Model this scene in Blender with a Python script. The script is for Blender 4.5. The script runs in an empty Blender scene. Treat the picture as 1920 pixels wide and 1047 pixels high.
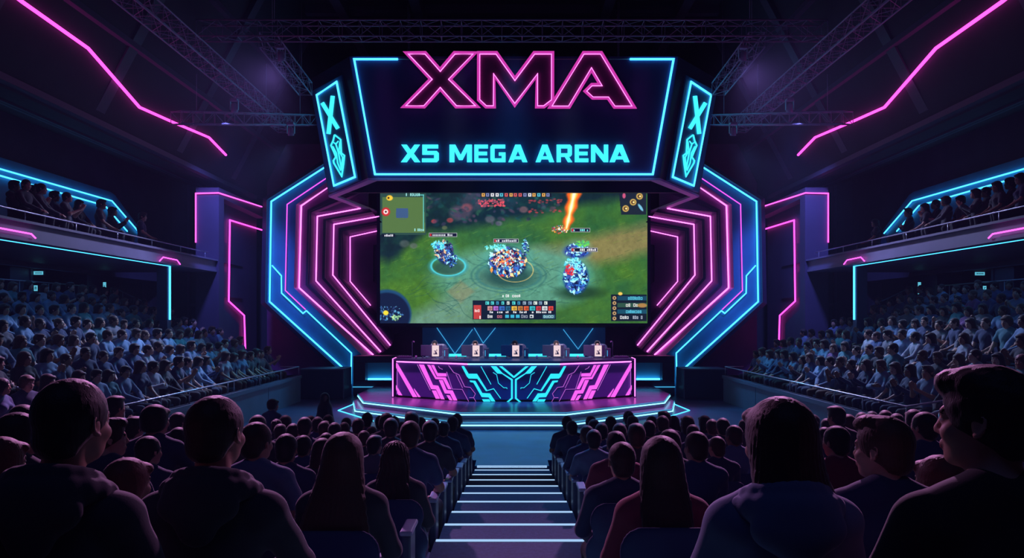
import bpy, bmesh, math, random
import numpy as np
from mathutils import Vector, Matrix

random.seed(7)
F = 1400.0            # focal length in pixels of the 1920 px wide frame
EYE = 2.68            # eye height above the arena floor
SC = bpy.context.scene
COL = SC.collection
ROOM_C, STAGE_C = 960.0, 963.5


def P(px, py, d):
    return Vector(((px - 960) / F * d, d, EYE + (600 - py) / F * d))


def ray(px, py):
    return Vector(((px - 960) / F, 1.0, (600 - py) / F))


EYEP = Vector((0, 0, EYE))


def hit(px, py, pt, n):
    r = ray(px, py)
    t = (pt - EYEP).dot(n) / r.dot(n)
    return EYEP + r * t


def PX(px, py, X):
    return P(px, py, X * F / (px - 960))


# ---------------------------------------------------------------- materials
MATS = {}


def mat(name, col, rough=.6, metal=0.0, noise=0.0, nscale=6.0, bump=0.0, bscale=40.0, spec=.4, stretch=None, sheen=0.0):
    if name in MATS:
        return MATS[name]
    m = bpy.data.materials.new(name)
    m.use_nodes = True
    nt = m.node_tree
    b = nt.nodes['Principled BSDF']
    b.inputs['Base Color'].default_value = (*col, 1)
    b.inputs['Roughness'].default_value = rough
    b.inputs['Metallic'].default_value = metal
    b.inputs['Specular IOR Level'].default_value = spec
    if sheen:
        b.inputs['Sheen Weight'].default_value = sheen
        b.inputs['Sheen Roughness'].default_value = .4
    if noise or bump:
        tc = nt.nodes.new('ShaderNodeTexCoord')
        mp = nt.nodes.new('ShaderNodeMapping')
        nt.links.new(tc.outputs['Object'], mp.inputs['Vector'])
        if stretch:
            mp.inputs['Scale'].default_value = stretch
    if noise:
        n = nt.nodes.new('ShaderNodeTexNoise')
        n.inputs['Scale'].default_value = nscale
        n.inputs['Detail'].default_value = 3
        nt.links.new(mp.outputs[0], n.inputs['Vector'])
        r = nt.nodes.new('ShaderNodeValToRGB')
        r.color_ramp.elements[0].position = .3
        r.color_ramp.elements[1].position = .7
        r.color_ramp.elements[0].color = (*[c * (1 - noise) for c in col], 1)
        r.color_ramp.elements[1].color = (*[min(1, c * (1 + noise)) for c in col], 1)
        nt.links.new(n.outputs['Fac'], r.inputs['Fac'])
        nt.links.new(r.outputs['Color'], b.inputs['Base Color'])
    if bump:
        n2 = nt.nodes.new('ShaderNodeTexNoise')
        n2.inputs['Scale'].default_value = bscale
        n2.inputs['Detail'].default_value = 2
        nt.links.new(mp.outputs[0], n2.inputs['Vector'])
        bp = nt.nodes.new('ShaderNodeBump')
        bp.inputs['Strength'].default_value = bump
        bp.inputs['Distance'].default_value = .01
        nt.links.new(n2.outputs['Fac'], bp.inputs['Height'])
        nt.links.new(bp.outputs[0], b.inputs['Normal'])
    MATS[name] = m
    return m


def emit(name, col, s):
    if name in MATS:
        return MATS[name]
    m = bpy.data.materials.new(name)
    m.use_nodes = True
    nt = m.node_tree
    nt.nodes.clear()
    e = nt.nodes.new('ShaderNodeEmission')
    o = nt.nodes.new('ShaderNodeOutputMaterial')
    e.inputs['Color'].default_value = (*col, 1)
    e.inputs['Strength'].default_value = s
    nt.links.new(e.outputs[0], o.inputs['Surface'])
    MATS[name] = m
    return m


# ---------------------------------------------------------------- mesh building
class MB:
    def __init__(self):
        self.v, self.f, self.sm = [], [], []

    def add(self, vs, fs, smooth=False):
        b = len(self.v)
        self.v += [tuple(x) for x in vs]
        self.f += [tuple(b + i for i in f) for f in fs]
        self.sm += [smooth] * len(fs)
        return self

    def box(self, lo, hi):
        x0, y0, z0 = lo
        x1, y1, z1 = hi
        vs = [(x0, y0, z0), (x1, y0, z0), (x1, y1, z0), (x0, y1, z0), (x0, y0, z1), (x1, y0, z1), (x1, y1, z1), (x0, y1, z1)]
        return self.add(vs, [(0, 3, 2, 1), (4, 5, 6, 7), (0, 1, 5, 4), (1, 2, 6, 5), (2, 3, 7, 6), (3, 0, 4, 7)])

    def prism(self, poly, vec):
        n = len(poly)
        vec = Vector(vec)
        a = [Vector(p) for p in poly]
        b = [p + vec for p in a]
        nrm = Vector((0, 0, 0))
        for i in range(n):
            nrm += (a[i] - a[0]).cross(a[(i + 1) % n] - a[0])
        if nrm.dot(vec) > 0:
            a.reverse()
            b.reverse()
        fs = [tuple(range(n)), tuple(range(2 * n - 1, n - 1, -1))]
        fs += [(i, n + i, n + (i + 1) % n, (i + 1) % n) for i in range(n)]
        return self.add(a + b, fs)

    def tube(self, path, r, n=6, closed=False, cap=True, smooth=True):
        path = [Vector(p) for p in path]
        m = len(path)
        rs = r if isinstance(r, (list, tuple)) else [r] * m
        vs = []
        ref = None
        for i in range(m):
            if closed:
                a, b = path[i - 1], path[(i + 1) % m]
            else:
                a, b = path[max(0, i - 1)], path[min(m - 1, i + 1)]
            t1 = (path[i] - a).normalized() if (path[i] - a).length > 1e-9 else None
            t2 = (b - path[i]).normalized() if (b - path[i]).length > 1e-9 else None
            t1 = t1 or t2
            t2 = t2 or t1
            t = (t1 + t2)
            t = t.normalized() if t.length > 1e-6 else t1
            sc = 1.0 / max(.35, t.dot(t1))
            if ref is None:
                ref = Vector((0, 0, 1)) if abs(t.z) < .9 else Vector((1, 0, 0))
            u = (ref - t * ref.dot(t))
            if u.length < 1e-4:
                ref = Vector((1, .3, 0))
                u = (ref - t * ref.dot(t))
            u.normalize()
            w = t.cross(u)
            # mitre only in the bend plane
            bend = (t1 - t2)
            bl = bend.length
            for k in range(n):
                an = 2 * math.pi * k / n
                o = u * math.cos(an) * rs[i] + w * math.sin(an) * rs[i]
                if bl > 1e-4:
                    bd = bend / bl
                    o += bd * o.dot(bd) * (sc - 1)
                vs.append(path[i] + o)
            ref = u
        fs = []
        for i in range(m if closed else m - 1):
            j = (i + 1) % m
            for k in range(n):
                l = (k + 1) % n
                fs.append((i * n + k, i * n + l, j * n + l, j * n + k))
        if cap and not closed:
            fs.append(tuple(range(n - 1, -1, -1)))
            fs.append(tuple((m - 1) * n + k for k in range(n)))
        return self.add(vs, fs, smooth)

    def lathe(self, prof, n=16, at=(0, 0, 0), axis='z', smooth=True):
        vs = []
        for (r, h) in prof:
            for k in range(n):
                a = 2 * math.pi * k / n
                p = (r * math.cos(a), r * math.sin(a), h)
                if axis == 'y':
                    p = (p[0], p[2], p[1])
                if axis == 'x':
                    p = (p[2], p[0], p[1])
                vs.append((p[0] + at[0], p[1] + at[1], p[2] + at[2]))
        fs = []
        for i in range(len(prof) - 1):
            for k in range(n):
                l = (k + 1) % n
                fs.append((i * n + k, i * n + l, (i + 1) * n + l, (i + 1) * n + k))
        fs.append(tuple(range(n - 1, -1, -1)))
        fs.append(tuple((len(prof) - 1) * n + k for k in range(n)))
        return self.add(vs, fs, smooth)

    def build(self, name, m, parent=None, bevel=0):
        me = bpy.data.meshes.new(name)
        me.from_pydata(self.v, [], self.f)
        for p, s in zip(me.polygons, self.sm):
            p.use_smooth = s
        me.validate()
        me.update()
        if isinstance(m, (list, tuple)):
            for x in m:
                me.materials.append(x)
        else:
            me.materials.append(m)
        o = bpy.data.objects.new(name, me)
        COL.objects.link(o)
        if parent is not None:
            o.parent = parent
            o.matrix_parent_inverse = parent.matrix_basis.inverted()
        if bevel:
            b = o.modifiers.new('b', 'BEVEL')
            b.width = bevel
            b.segments = 2
            b.limit_method = 'ANGLE'
        return o


def tag(o, label=None, cat=None, group=None, kind=None):
    if label:
        o['label'] = label
    if cat:
        o['category'] = cat
    if group:
        o['group'] = group
    if kind:
        o['kind'] = kind
    return o


def struct(o):
    o['kind'] = 'structure'
    return o


def empty(name, loc=(0, 0, 0), rz=0):
    o = bpy.data.objects.new(name, None)
    o.empty_display_size = .1
    o.location = loc
    o.rotation_euler = (0, 0, rz)
    COL.objects.link(o)
    return o


def copy_tree(o, parent=None):
    c = o.copy()
    COL.objects.link(c)
    c.parent = parent
    for ch in list(o.children):
        copy_tree(ch, c)
    return c


def ribbon(pts, w, closed=False):
    """2-D polyline -> outline polygon of constant width (mitred)"""
    pts = [Vector((p[0], p[1])) for p in pts]
    n = len(pts)
    L, R = [], []
    for i in range(n):
        a = pts[max(0, i - 1)]
        b = pts[min(n - 1, i + 1)]
        t1 = (pts[i] - a)
        t2 = (b - pts[i])
        t1 = t1.normalized() if t1.length > 0 else t2.normalized()
        t2 = t2.normalized() if t2.length > 0 else t1
        t = (t1 + t2).normalized()
        nn = Vector((-t.y, t.x))
        k = 1 / max(.4, t.dot(t1))
        L.append(pts[i] + nn * w / 2 * k)
        R.append(pts[i] - nn * w / 2 * k)
    return [tuple(p) for p in L + R[::-1]]


def offset_poly(poly, w):
    """offset closed 2-D polygon outwards by w (mitred)"""
    n = len(poly)
    A = sum(poly[i][0] * poly[(i + 1) % n][1] - poly[(i + 1) % n][0] * poly[i][1] for i in range(n))
    s = 1 if A > 0 else -1
    out = []
    for i in range(n):
        p0, p1, p2 = Vector(poly[i - 1][:2]), Vector(poly[i][:2]), Vector(poly[(i + 1) % n][:2])
        t1, t2 = (p1 - p0).normalized(), (p2 - p1).normalized()
        n1 = Vector((t1.y, -t1.x)) * s
        n2 = Vector((t2.y, -t2.x)) * s
        b = (n1 + n2).normalized()
        k = min(2.2, 1 / max(.2, b.dot(n1)))
        q = p1 + b * w * k
        out.append((q.x, q.y))
    return out
# ================================================================= people
class Field:
    def __init__(self, lo, hi, h):
        self.h = h
        self.lo = np.array(lo, float)
        self.n = np.ceil((np.array(hi) - self.lo) / h).astype(int) + 1
        self.D = np.full(self.n, .12, np.float32)

    def sub(self, lo, hi):
        a = np.clip(np.floor((np.array(lo) - self.lo) / self.h).astype(int), 0, self.n)
        b = np.clip(np.ceil((np.array(hi) - self.lo) / self.h).astype(int) + 1, 0, self.n)
        if (b <= a).any():
            return None
        sl = tuple(slice(a[i], b[i]) for i in range(3))
        g = [(np.arange(a[i], b[i]) * self.h + self.lo[i]).astype(np.float32) for i in range(3)]
        return sl, g[0][:, None, None], g[1][None, :, None], g[2][None, None, :]

    def blend(self, sl, d, k, op):
        A = self.D[sl]
        if op == 'cut':
            d = -d
            h = np.clip(.5 - .5 * (A - d) / k, 0, 1)
            # smooth max
            h = np.clip(.5 + .5 * (A - d) / k, 0, 1)
            self.D[sl] = d * (1 - h) + A * h + k * h * (1 - h)
        else:
            h = np.clip(.5 + .5 * (d - A) / k, 0, 1)
            self.D[sl] = d * (1 - h) + A * h - k * h * (1 - h)

    def cap(self, a, b, r1, r2=None, k=.02, op='add', fr=None, sq=None):
        r2 = r1 if r2 is None else r2
        a, b = np.array(a, float), np.array(b, float)
        if fr is not None:
            a, b = fr.pt(a), fr.pt(b)
        m = max(r1, r2) + k + 2.5 * self.h
        s = self.sub(np.minimum(a, b) - m, np.maximum(a, b) + m)
        if s is None:
            return self
        sl, X, Y, Z = s
        ab = b - a
        L = max(1e-9, float(ab @ ab))
        t = np.clip(((X - a[0]) * ab[0] + (Y - a[1]) * ab[1] + (Z - a[2]) * ab[2]) / L, 0, 1)
        dx, dy, dz = X - a[0] - t * ab[0], Y - a[1] - t * ab[1], Z - a[2] - t * ab[2]
        if sq:
            dx, dy, dz = dx / sq[0], dy / sq[1], dz / sq[2]
        d = np.sqrt(dx * dx + dy * dy + dz * dz) - (r1 + (r2 - r1) * t)
        self.blend(sl, d, k, op)
        return self

    def ell(self, c, r, k=.02, op='add', fr=None, fn=None):
        c, r = np.array(c, float), np.array(r, float)
        cw = fr.pt(c) if fr is not None else c
        m = (float(r.max()) if fr is not None else r) + k + 2.5 * self.h
        s = self.sub(cw - m, cw + m)
        if s is None:
            return self
        sl, X, Y, Z = s
        x, y, z = X - cw[0], Y - cw[1], Z - cw[2]
        if fr is not None:
            R = fr.R
            x, y, z = x * R[0, 0] + y * R[1, 0] + z * R[2, 0], x * R[0, 1] + y * R[1, 1] + z * R[2, 1], x * R[0, 2] + y * R[1, 2] + z * R[2, 2]
        k0 = np.sqrt((x / r[0]) ** 2 + (y / r[1]) ** 2 + (z / r[2]) ** 2)
        k1 = np.sqrt((x / r[0] ** 2) ** 2 + (y / r[1] ** 2) ** 2 + (z / r[2] ** 2) ** 2) + 1e-6
        d = k0 * (k0 - 1) / k1
        if fn is not None:
            d = d + fn(x + c[0], y + c[1], z + c[2])
        self.blend(sl, d, k, op)
        return self

    def half(self, axis, v, sign, k=.006):
        """remove everything on one side of a world plane"""
        g = np.arange(self.n[axis]) * self.h + self.lo[axis]
        d = (g - v) * sign
        sh = [1, 1, 1]
        sh[axis] = -1
        d = d.reshape(sh).astype(np.float32)
        self.D = np.maximum(self.D, d)
        return self

    def mesh(self):
        D = self.D
        # crop
        inside = D < 0
        if not inside.any():
            return np.zeros((0, 3)), np.zeros((0, 4), int)
        rng = []
        for ax in range(3):
            w = np.where(inside.any(axis=tuple(i for i in range(3) if i != ax)))[0]
            rng.append((max(0, w[0] - 2), min(D.shape[ax], w[-1] + 3)))
        D = D[rng[0][0]:rng[0][1], rng[1][0]:rng[1][1], rng[2][0]:rng[2][1]]
        off = np.array([r[0] for r in rng])
        D = np.pad(D, 1, constant_values=.05)
        off = off - 1
        S = D < 0
        sh = tuple(s - 1 for s in D.shape)
        acc = [np.zeros(sh, np.float32) for _ in range(3)]
        cnt = np.zeros(sh, np.float32)
        cross = []
        for ax in range(3):
            a = [slice(None)] * 3
            b = [slice(None)] * 3
            a[ax], b[ax] = slice(0, -1), slice(1, None)
            A, B = D[tuple(a)], D[tuple(b)]
            m = S[tuple(a)] != S[tuple(b)]
            with np.errstate(divide='ignore', invalid='ignore'):
                t = np.where(m, A / (A - B), 0).astype(np.float32)
            cross.append((m, S[tuple(a)]))
            o1, o2 = [i for i in range(3) if i != ax]
            for i in (0, 1):
                for j in (0, 1):
                    e = [slice(None)] * 3
                    e[o1] = slice(i, i + sh[o1])
                    e[o2] = slice(j, j + sh[o2])
                    mm = m[tuple(e)]
                    acc[ax] += t[tuple(e)]
                    if i:
                        acc[o1] += mm
                    if j:
                        acc[o2] += mm
                    cnt += mm
        act = cnt > 0
        idx = np.full(sh, -1, np.int64)
        ii = np.argwhere(act)
        idx[act] = np.arange(len(ii))
        c = cnt[act]
        V = np.stack([ii[:, q] + acc[q][act] / c for q in range(3)], 1)
        V = (V + off) * self.h + self.lo
        Fs = []
        for ax in range(3):
            m, s0 = cross[ax]
            o1, o2 = (ax + 1) % 3, (ax + 2) % 3
            e = np.argwhere(m)
            ok = (e[:, o1] >= 1) & (e[:, o2] >= 1) & (e[:, o1] < D.shape[o1] - 1) & (e[:, o2] < D.shape[o2] - 1)
            e = e[ok]
            sg = s0[e[:, 0], e[:, 1], e[:, 2]]
            q = []
            for (p1, p2) in ((-1, -1), (0, -1), (0, 0), (-1, 0)):
                f = e.copy()
                f[:, o1] += p1
                f[:, o2] += p2
                q.append(idx[f[:, 0], f[:, 1], f[:, 2]])
            q = np.stack(q, 1)
            q[~sg] = q[~sg][:, ::-1]
            Fs.append(q)
        return V, np.concatenate(Fs)


class Frame:
    def __init__(self, t, yaw=0, pitch=0, roll=0):
        self.t = np.array(t, float)
        M = Matrix.Rotation(yaw, 3, 'Z') @ Matrix.Rotation(pitch, 3, 'X') @ Matrix.Rotation(roll, 3, 'Y')
        self.R = np.array(M)

    def pt(self, p):
        return self.R @ np.array(p, float) + self.t

    def inv(self, P_):
        return (P_ - self.t) @ self.R


def mesh_from(V, Fq, name, ratio, mats, classify=None, smooth=True):
    me = bpy.data.meshes.new(name + '_raw')
    me.from_pydata(V.tolist(), [], Fq.tolist())
    if ratio < 1:
        o = bpy.data.objects.new('tmp', me)
        COL.objects.link(o)
        d = o.modifiers.new('d', 'DECIMATE')
        d.ratio = ratio
        dg = bpy.context.evaluated_depsgraph_get()
        me2 = bpy.data.meshes.new_from_object(o.evaluated_get(dg), depsgraph=dg)
        bpy.data.objects.remove(o)
        bpy.data.meshes.remove(me)
        me = me2
        me.name = name
    for m in mats:
        me.materials.append(m)
    n = len(me.polygons)
    me.polygons.foreach_set('use_smooth', [smooth] * n)
    if classify is not None:
        c = np.zeros(n * 3, np.float32)
        me.polygons.foreach_get('center', c)
        mi = classify(c.reshape(-1, 3)).astype(np.int32)
        me.polygons.foreach_set('material_index', mi)
    me.update()
    return me


def finger_dirs(d, up):
    d = Vector(d).normalized()
    up = Vector(up)
    up = (up - d * up.dot(d)).normalized()
    s = d.cross(up)
    return d, up, s


def hand(Fd, wrist, d, up, side, curl=.35, infl=0):
    """palm + five fingers; d: direction of the fingers, up: back of the hand, side: +1 thumb on s"""
    d, up, s = finger_dirs(d, up)
    w = Vector(wrist)
    Fd.cap(w, w + d * .03, .024, .026, k=.02)
    for q in (-.5, 0, .5):
        Fd.cap(w + d * .02 + s * q * .03, w + d * .085 + s * q * .045, .0145, .013, k=.012)
    for i, (q, L) in enumerate(((-.032, .062), (-.011, .074), (.011, .078), (.032, .070))):
        q = q * (1 if side > 0 else 1)
        b = w + d * .088 + s * q
        m = b + (d * math.cos(curl) - up * math.sin(curl)) * L * .55
        e = m + (d * math.cos(curl * 2.4) - up * math.sin(curl * 2.4)) * L * .5
        Fd.cap(b, m, .0095, .0088, k=.004)
        Fd.cap(m, e, .0088, .0075, k=.004)
    b = w + d * .03 + s * side * .03 - up * .005
    m = b + (d * .6 + s * side * .7 - up * .2).normalized() * .042
    e = m + (d * .9 + s * side * .2 - up * .3).normalized() * .032
    Fd.cap(b, m, .0125, .011, k=.008)
    Fd.cap(m, e, .011, .0085, k=.004)


SK = {}


def skeleton(sex, pose):
    f = sex == 'f'
    sw = .155 if f else .178
    j = dict(pelvis=(0, -.01, .54), waist=(0, -.03, .70), chest=(0, -.04, .90), neck=(0, -.045, 1.075),
             head=(0, -.005, 1.205), sw=sw)
    hipx = .09
    kx = .10 if f else .15
    stand = pose == 'stand'
    for s in (-1, 1):
        j['sh', s] = (s * sw, -.045, .990)
        j['hip', s] = (s * hipx, .0, .53)
        j['knee', s] = (s * kx, .43, .51)
        j['ank', s] = (s * (kx + .01), .40, .09)
        j['toe', s] = (s * (kx + .03), .55, .035)
        if pose == 'lap':
            j['elb', s] = (s * (sw + .065), .03, .765)
            j['wr', s] = (s * .15, .24, .625)
            j['hd', s] = ((-s * .25, 1, -.12), (0, .1, 1))
        elif pose == 'clasp':
            j['elb', s] = (s * (sw + .055), .12, .775)
            j['wr', s] = (s * .055, .33, .66)
            j['hd', s] = ((-s * .75, 1, -.1), (s * .3, .2, 1))
        elif pose == 'cross':
            j['elb', s] = (s * (sw + .05), .09, .79)
            j['wr', s] = (-s * .04, .17 + .02 * s, .82 + .02 * s)
            j['hd', s] = ((-s * 1, -.15, .1), (0, 1, .1))
        elif pose == 'clap':
            j['elb', s] = (s * (sw + .04), .10, .79)
            j['wr', s] = (s * .045, .29, .93)
            j['hd', s] = ((-s * .15, .5, 1), (s * 1, 0, .1))
        elif pose == 'desk':
            j['elb', s] = (s * (sw + .07), .10, .78)
            j['wr', s] = (s * .15, .36, .76)
            j['hd', s] = ((-s * .1, 1, -.05), (0, 0, 1))
        elif stand:
            j['elb', s] = (s * (sw + .05), -.04, .73)
            j['wr', s] = (s * (sw + .045), .03, .50)
            j['hd', s] = ((0, .15, -1), (s * 1, 0, 0))
    if stand:
        dz = .33
        for kk in list(j):
            if kk == 'sw' or (isinstance(kk, tuple) and kk[0] == 'hd'):
                continue
            x, y, z = j[kk]
            j[kk] = (x, y, z + dz)
        for s in (-1, 1):
            j['hip', s] = (s * .09, 0, .86)
            j['knee', s] = (s * .10, .02, .48)
            j['ank', s] = (s * .11, -.02, .08)
            j['toe', s] = (s * .13, .13, .03)
    return j


def torso(Fd, j, f, g=0.0):
    """torso prims; g inflates (clothes)"""
    px, py, pz = j['pelvis']
    wx, wy, wz = j['waist']
    cx, cy, cz = j['chest']
    nx, ny, nz = j['neck']
    hw = .150 if f else .145
    Fd.ell((px, py, pz), (hw + g, .115 + g, .115 + g), k=.05)
    Fd.ell((wx, wy, wz), ((.118 if f else .135) + g, .098 + g, .13 + g), k=.06)
    Fd.ell((cx, cy, cz), ((.138 if f else .158) + g, .112 + g, .15 + g), k=.06)
    for s in (-1, 1):
        sx, sy, sz = j['sh', s]
        Fd.cap((s * .05, ny, nz - .055), (sx * .82, sy, sz + .002), .052 + g, .052 + g, k=.05)
        Fd.cap((s * .035, ny - .01, nz - .012), (sx * .88, sy - .005, sz + .012), .046 + g, .044 + g, k=.05)
        if f:
            Fd.ell((s * .065, cy + .085, cz + .005), (.055 + g, .05 + g, .05 + g), k=.03)


def arms(Fd, j, g=0.0, cut=None, f=False):
    m = .9 if f else 1.0
    for s in (-1, 1):
        a, b, c = (np.array(j[q, s], float) for q in ('sh', 'elb', 'wr'))
        if cut is None:
            Fd.cap(a, b, .053 * m + g, .040 * m + g, k=.035)
            Fd.cap(b, c, .040 * m + g, .027 * m + g, k=.02)
        elif cut == 'long':
            Fd.cap(a, b, .053 * m + g, .041 * m + g, k=.035)
            Fd.cap(b, b + (c - b) * .93, .041 * m + g, .031 * m + g, k=.02)
            Fd.cap(b + (c - b) * .9, b + (c - b) * .93, .036 * m + g, .036 * m + g, k=.006)
        else:
            Fd.cap(a, a + (b - a) * .62, .053 * m + g, .052 * m + g, k=.035)


def legs(Fd, j, g=0.0):
    for s in (-1, 1):
        Fd.cap(j['hip', s], j['knee', s], .085 + g, .058 + g, k=.04)
        Fd.cap(j['knee', s], j['ank', s], .056 + g, .040 + g, k=.02)


def head_prims(Fd, fr, f):
    m = .955 if f else 1.0
    Fd.ell((0, -.014, .032), (.0745 * m, .093 * m, .082 * m), k=.02, fr=fr)
    Fd.ell((0, .030, -.030), (.060 * m, .058, .080), k=.025, fr=fr)
    Fd.ell((0, .034, -.076), (.046 * m, .046, .034), k=.025, fr=fr)
    Fd.ell((0, .066, -.094), (.019, .018, .017), k=.018, fr=fr)
    Fd.cap((-.034, .076, .020), (.034, .076, .020), .0125, k=.015, fr=fr)
    for s in (-1, 1):
        Fd.ell((s * .040, .062, -.030), (.020, .022, .020), k=.02, fr=fr)
        Fd.ell((s * .030, .100, .001), (.017, .017, .011), k=.010, op='cut', fr=fr)
        Fd.ell((s * .030, .0765, .0), (.0130, .0130, .0120), k=.003, fr=fr)
        Fd.ell((s * .076 * m, -.006, -.004), (.0080, .016, .027), k=.006, fr=fr)
        for q in range(6):
            a0, a1 = -1.9 + q * .62, -1.9 + (q + 1) * .62
            ear = lambda a: (s * (.0835 + .004 * math.cos(a)) * m, -.006 - .017 * math.cos(a * .9 - .3), -.002 + .024 * math.sin(a))
            Fd.cap(ear(a0), ear(a1), .0042, k=.002, fr=fr)
        Fd.ell((s * .082 * m, -.002, -.027), (.005, .008, .008), k=.004, fr=fr)
    Fd.cap((0, .084, .012), (0, .101, -.028), .0070, .0105, k=.010, fr=fr)
    Fd.cap((-.011, .091, -.033), (.011, .091, -.033), .0075, k=.008, fr=fr)
    Fd.cap((-.019, .0865, -.058), (.019, .0865, -.058), .0065, k=.006, fr=fr)
    Fd.cap((-.015, .0865, -.067), (.015, .0865, -.067), .0065, k=.005, fr=fr)


def strands(amp, freq, wob=9.0, seed=0.0):
    def fn(x, y, z):
        th = np.arctan2(x, -(y + .01))
        return (amp * np.sin(freq * th + 1.3 * np.sin(wob * z + seed) + seed) + .55 * amp * np.sin(freq * 2.7 * th + 2 * np.sin(wob * 1.7 * z + 2))).astype(np.float32)
    return fn


def curls(amp, fq):
    def fn(x, y, z):
        return (amp * (np.sin(fq * x + 1) * np.sin(fq * y + 2 * np.sin(fq * .3 * z)) + np.sin(fq * .9 * z + .5) * np.sin(fq * 1.1 * x)) * .5).astype(np.float32)
    return fn


def hair_field(style, fr, f, h, sc=1.0):
    m = .955 if f else 1.0
    lo, hi = fr.t - np.array((.26, .26, .50)), fr.t + np.array((.26, .26, .24))
    Fd = Field(lo, hi, h)
    if style in ('short', 'crop', 'quiff', 'tex', 'part', 'bun'):
        g = {'crop': .007, 'short': .011, 'quiff': .012, 'tex': .014, 'part': .013, 'bun': .010}[style]
        fn = {'crop': strands(.0008, 60), 'short': strands(.0010, 46, 30), 'quiff': strands(.0012, 40, 20), 'tex': curls(.0022, 170), 'part': strands(.002, 24, 16), 'bun': strands(.002, 30)}[style]
        Fd.ell((0, -.016, .034), (.0745 * m + g, .093 * m + g, .082 * m + g * 1.3), k=.01, fr=fr, fn=fn)
        Fd.ell((0, -.055, -.035), (.058 * m + g, .048 + g, .060), k=.02, fr=fr, fn=fn)
        if style == 'quiff':
            Fd.ell((.0, .045, .108), (.058, .045, .022), k=.02, fr=fr, fn=strands(.0015, 40, 30))
            Fd.ell((.0, .078, .092), (.048, .022, .020), k=.015, fr=fr, fn=strands(.003, 18, 30))
        if style == 'part':
            Fd.ell((.02, .035, .100), (.062, .060, .022), k=.02, fr=fr, fn=strands(.003, 20, 30))
            Fd.ell((-.055, .045, .060), (.026, .045, .034), k=.02, fr=fr)
        if style == 'tex':
            Fd.ell((0, .02, .098), (.066, .078, .030), k=.03, fr=fr, fn=curls(.003, 150))
            Fd.ell((0, .082, .088), (.052, .020, .024), k=.02, fr=fr, fn=curls(.004, 150))
        if style == 'bun':
            Fd.ell((0, -.115, .075), (.036, .034, .036), k=.008, fr=fr, fn=strands(.003, 16))
        # open the face, free the ears, end at the nape
        Fd.ell((0, .098, -.035), (.066, .058, .092), k=.010, op='cut', fr=fr)
        Fd.ell((0, .055, -.075), (.12, .062, .060), k=.010, op='cut', fr=fr)
        for s in (-1, 1):
            Fd.ell((s * .090, .006, -.022), (.026, .022, .030), k=.008, op='cut', fr=fr)
            Fd.ell((s * .080, .0, -.080), (.042, .055, .040), k=.008, op='cut', fr=fr)
        Fd.ell((0, -.05, -.135), (.12, .12, .050), k=.008, op='cut', fr=fr)
    elif style == 'afro':
        Fd.ell((0, -.02, .050), (.112, .120, .112), k=.01, fr=fr, fn=curls(.010, 120))
        Fd.ell((0, .105, -.045), (.066, .066, .085), k=.010, op='cut', fr=fr)
        Fd.ell((0, .05, -.11), (.13, .08, .060), k=.010, op='cut', fr=fr)
    else:
        n = 44 if style != 'wavy' else 22
        fn = strands(.0011, n, 7) if style != 'wavy' else strands(.0035, 22, 40)
        Fd.ell((0, -.018, .036), (.0745 * m + .020, .093 * m + .019, .082 * m + .018), k=.01, fr=fr, fn=fn)
        bot = {'fan': -.37, 'long': -.36, 'wavy': -.33, 'bob': -.135, 'mid': -.215, 'bowl': -.055}[style]
        wide = {'fan': .165, 'long': .116, 'wavy': .142, 'bob': .110, 'mid': .118, 'bowl': .092}[style]
        z = .0
        stp = .04
        while z > bot - 1e-6:
            q = min(1, -z / abs(bot))
            wx = .093 + (wide - .093) * min(1, -z / (.30 if style in ('fan', 'wavy') else .16))
            wy = .078 - .028 * min(1, max(0, (-z - .05) / .12))
            yc = -.030 - .045 * min(1, max(0, (-z) / .16)) - (.062 * min(1, max(0, (-z - .10) / .16)) if bot < -.15 else 0)
            if style == 'long' and z < -.15:
                wx *= 1.0 - .10 * (q - .4)
            if style == 'mid' and z < -.12:
                wx += .012
            fr2 = fr if z > -.12 else Frame(fr.t, 0, 0)
            Fd.ell((0, yc, z), (wx, wy, .045), k=.035, fr=fr, fn=fn)
            z -= stp
        # face opening
        Fd.ell((0, .105, -.045), (.058, .075, .098), k=.012, op='cut', fr=fr)
        Fd.ell((0, .085, -.145), (.075, .085, .085), k=.02, op='cut', fr=fr)
        if style in ('bob', 'bowl', 'mid'):
            Fd.ell((0, .07, .066), (.066, .040, .030), k=.015, fr=fr, fn=fn)
            Fd.ell((0, .112, -.025), (.056, .040, .072), k=.008, op='cut', fr=fr)
    return Fd


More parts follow.
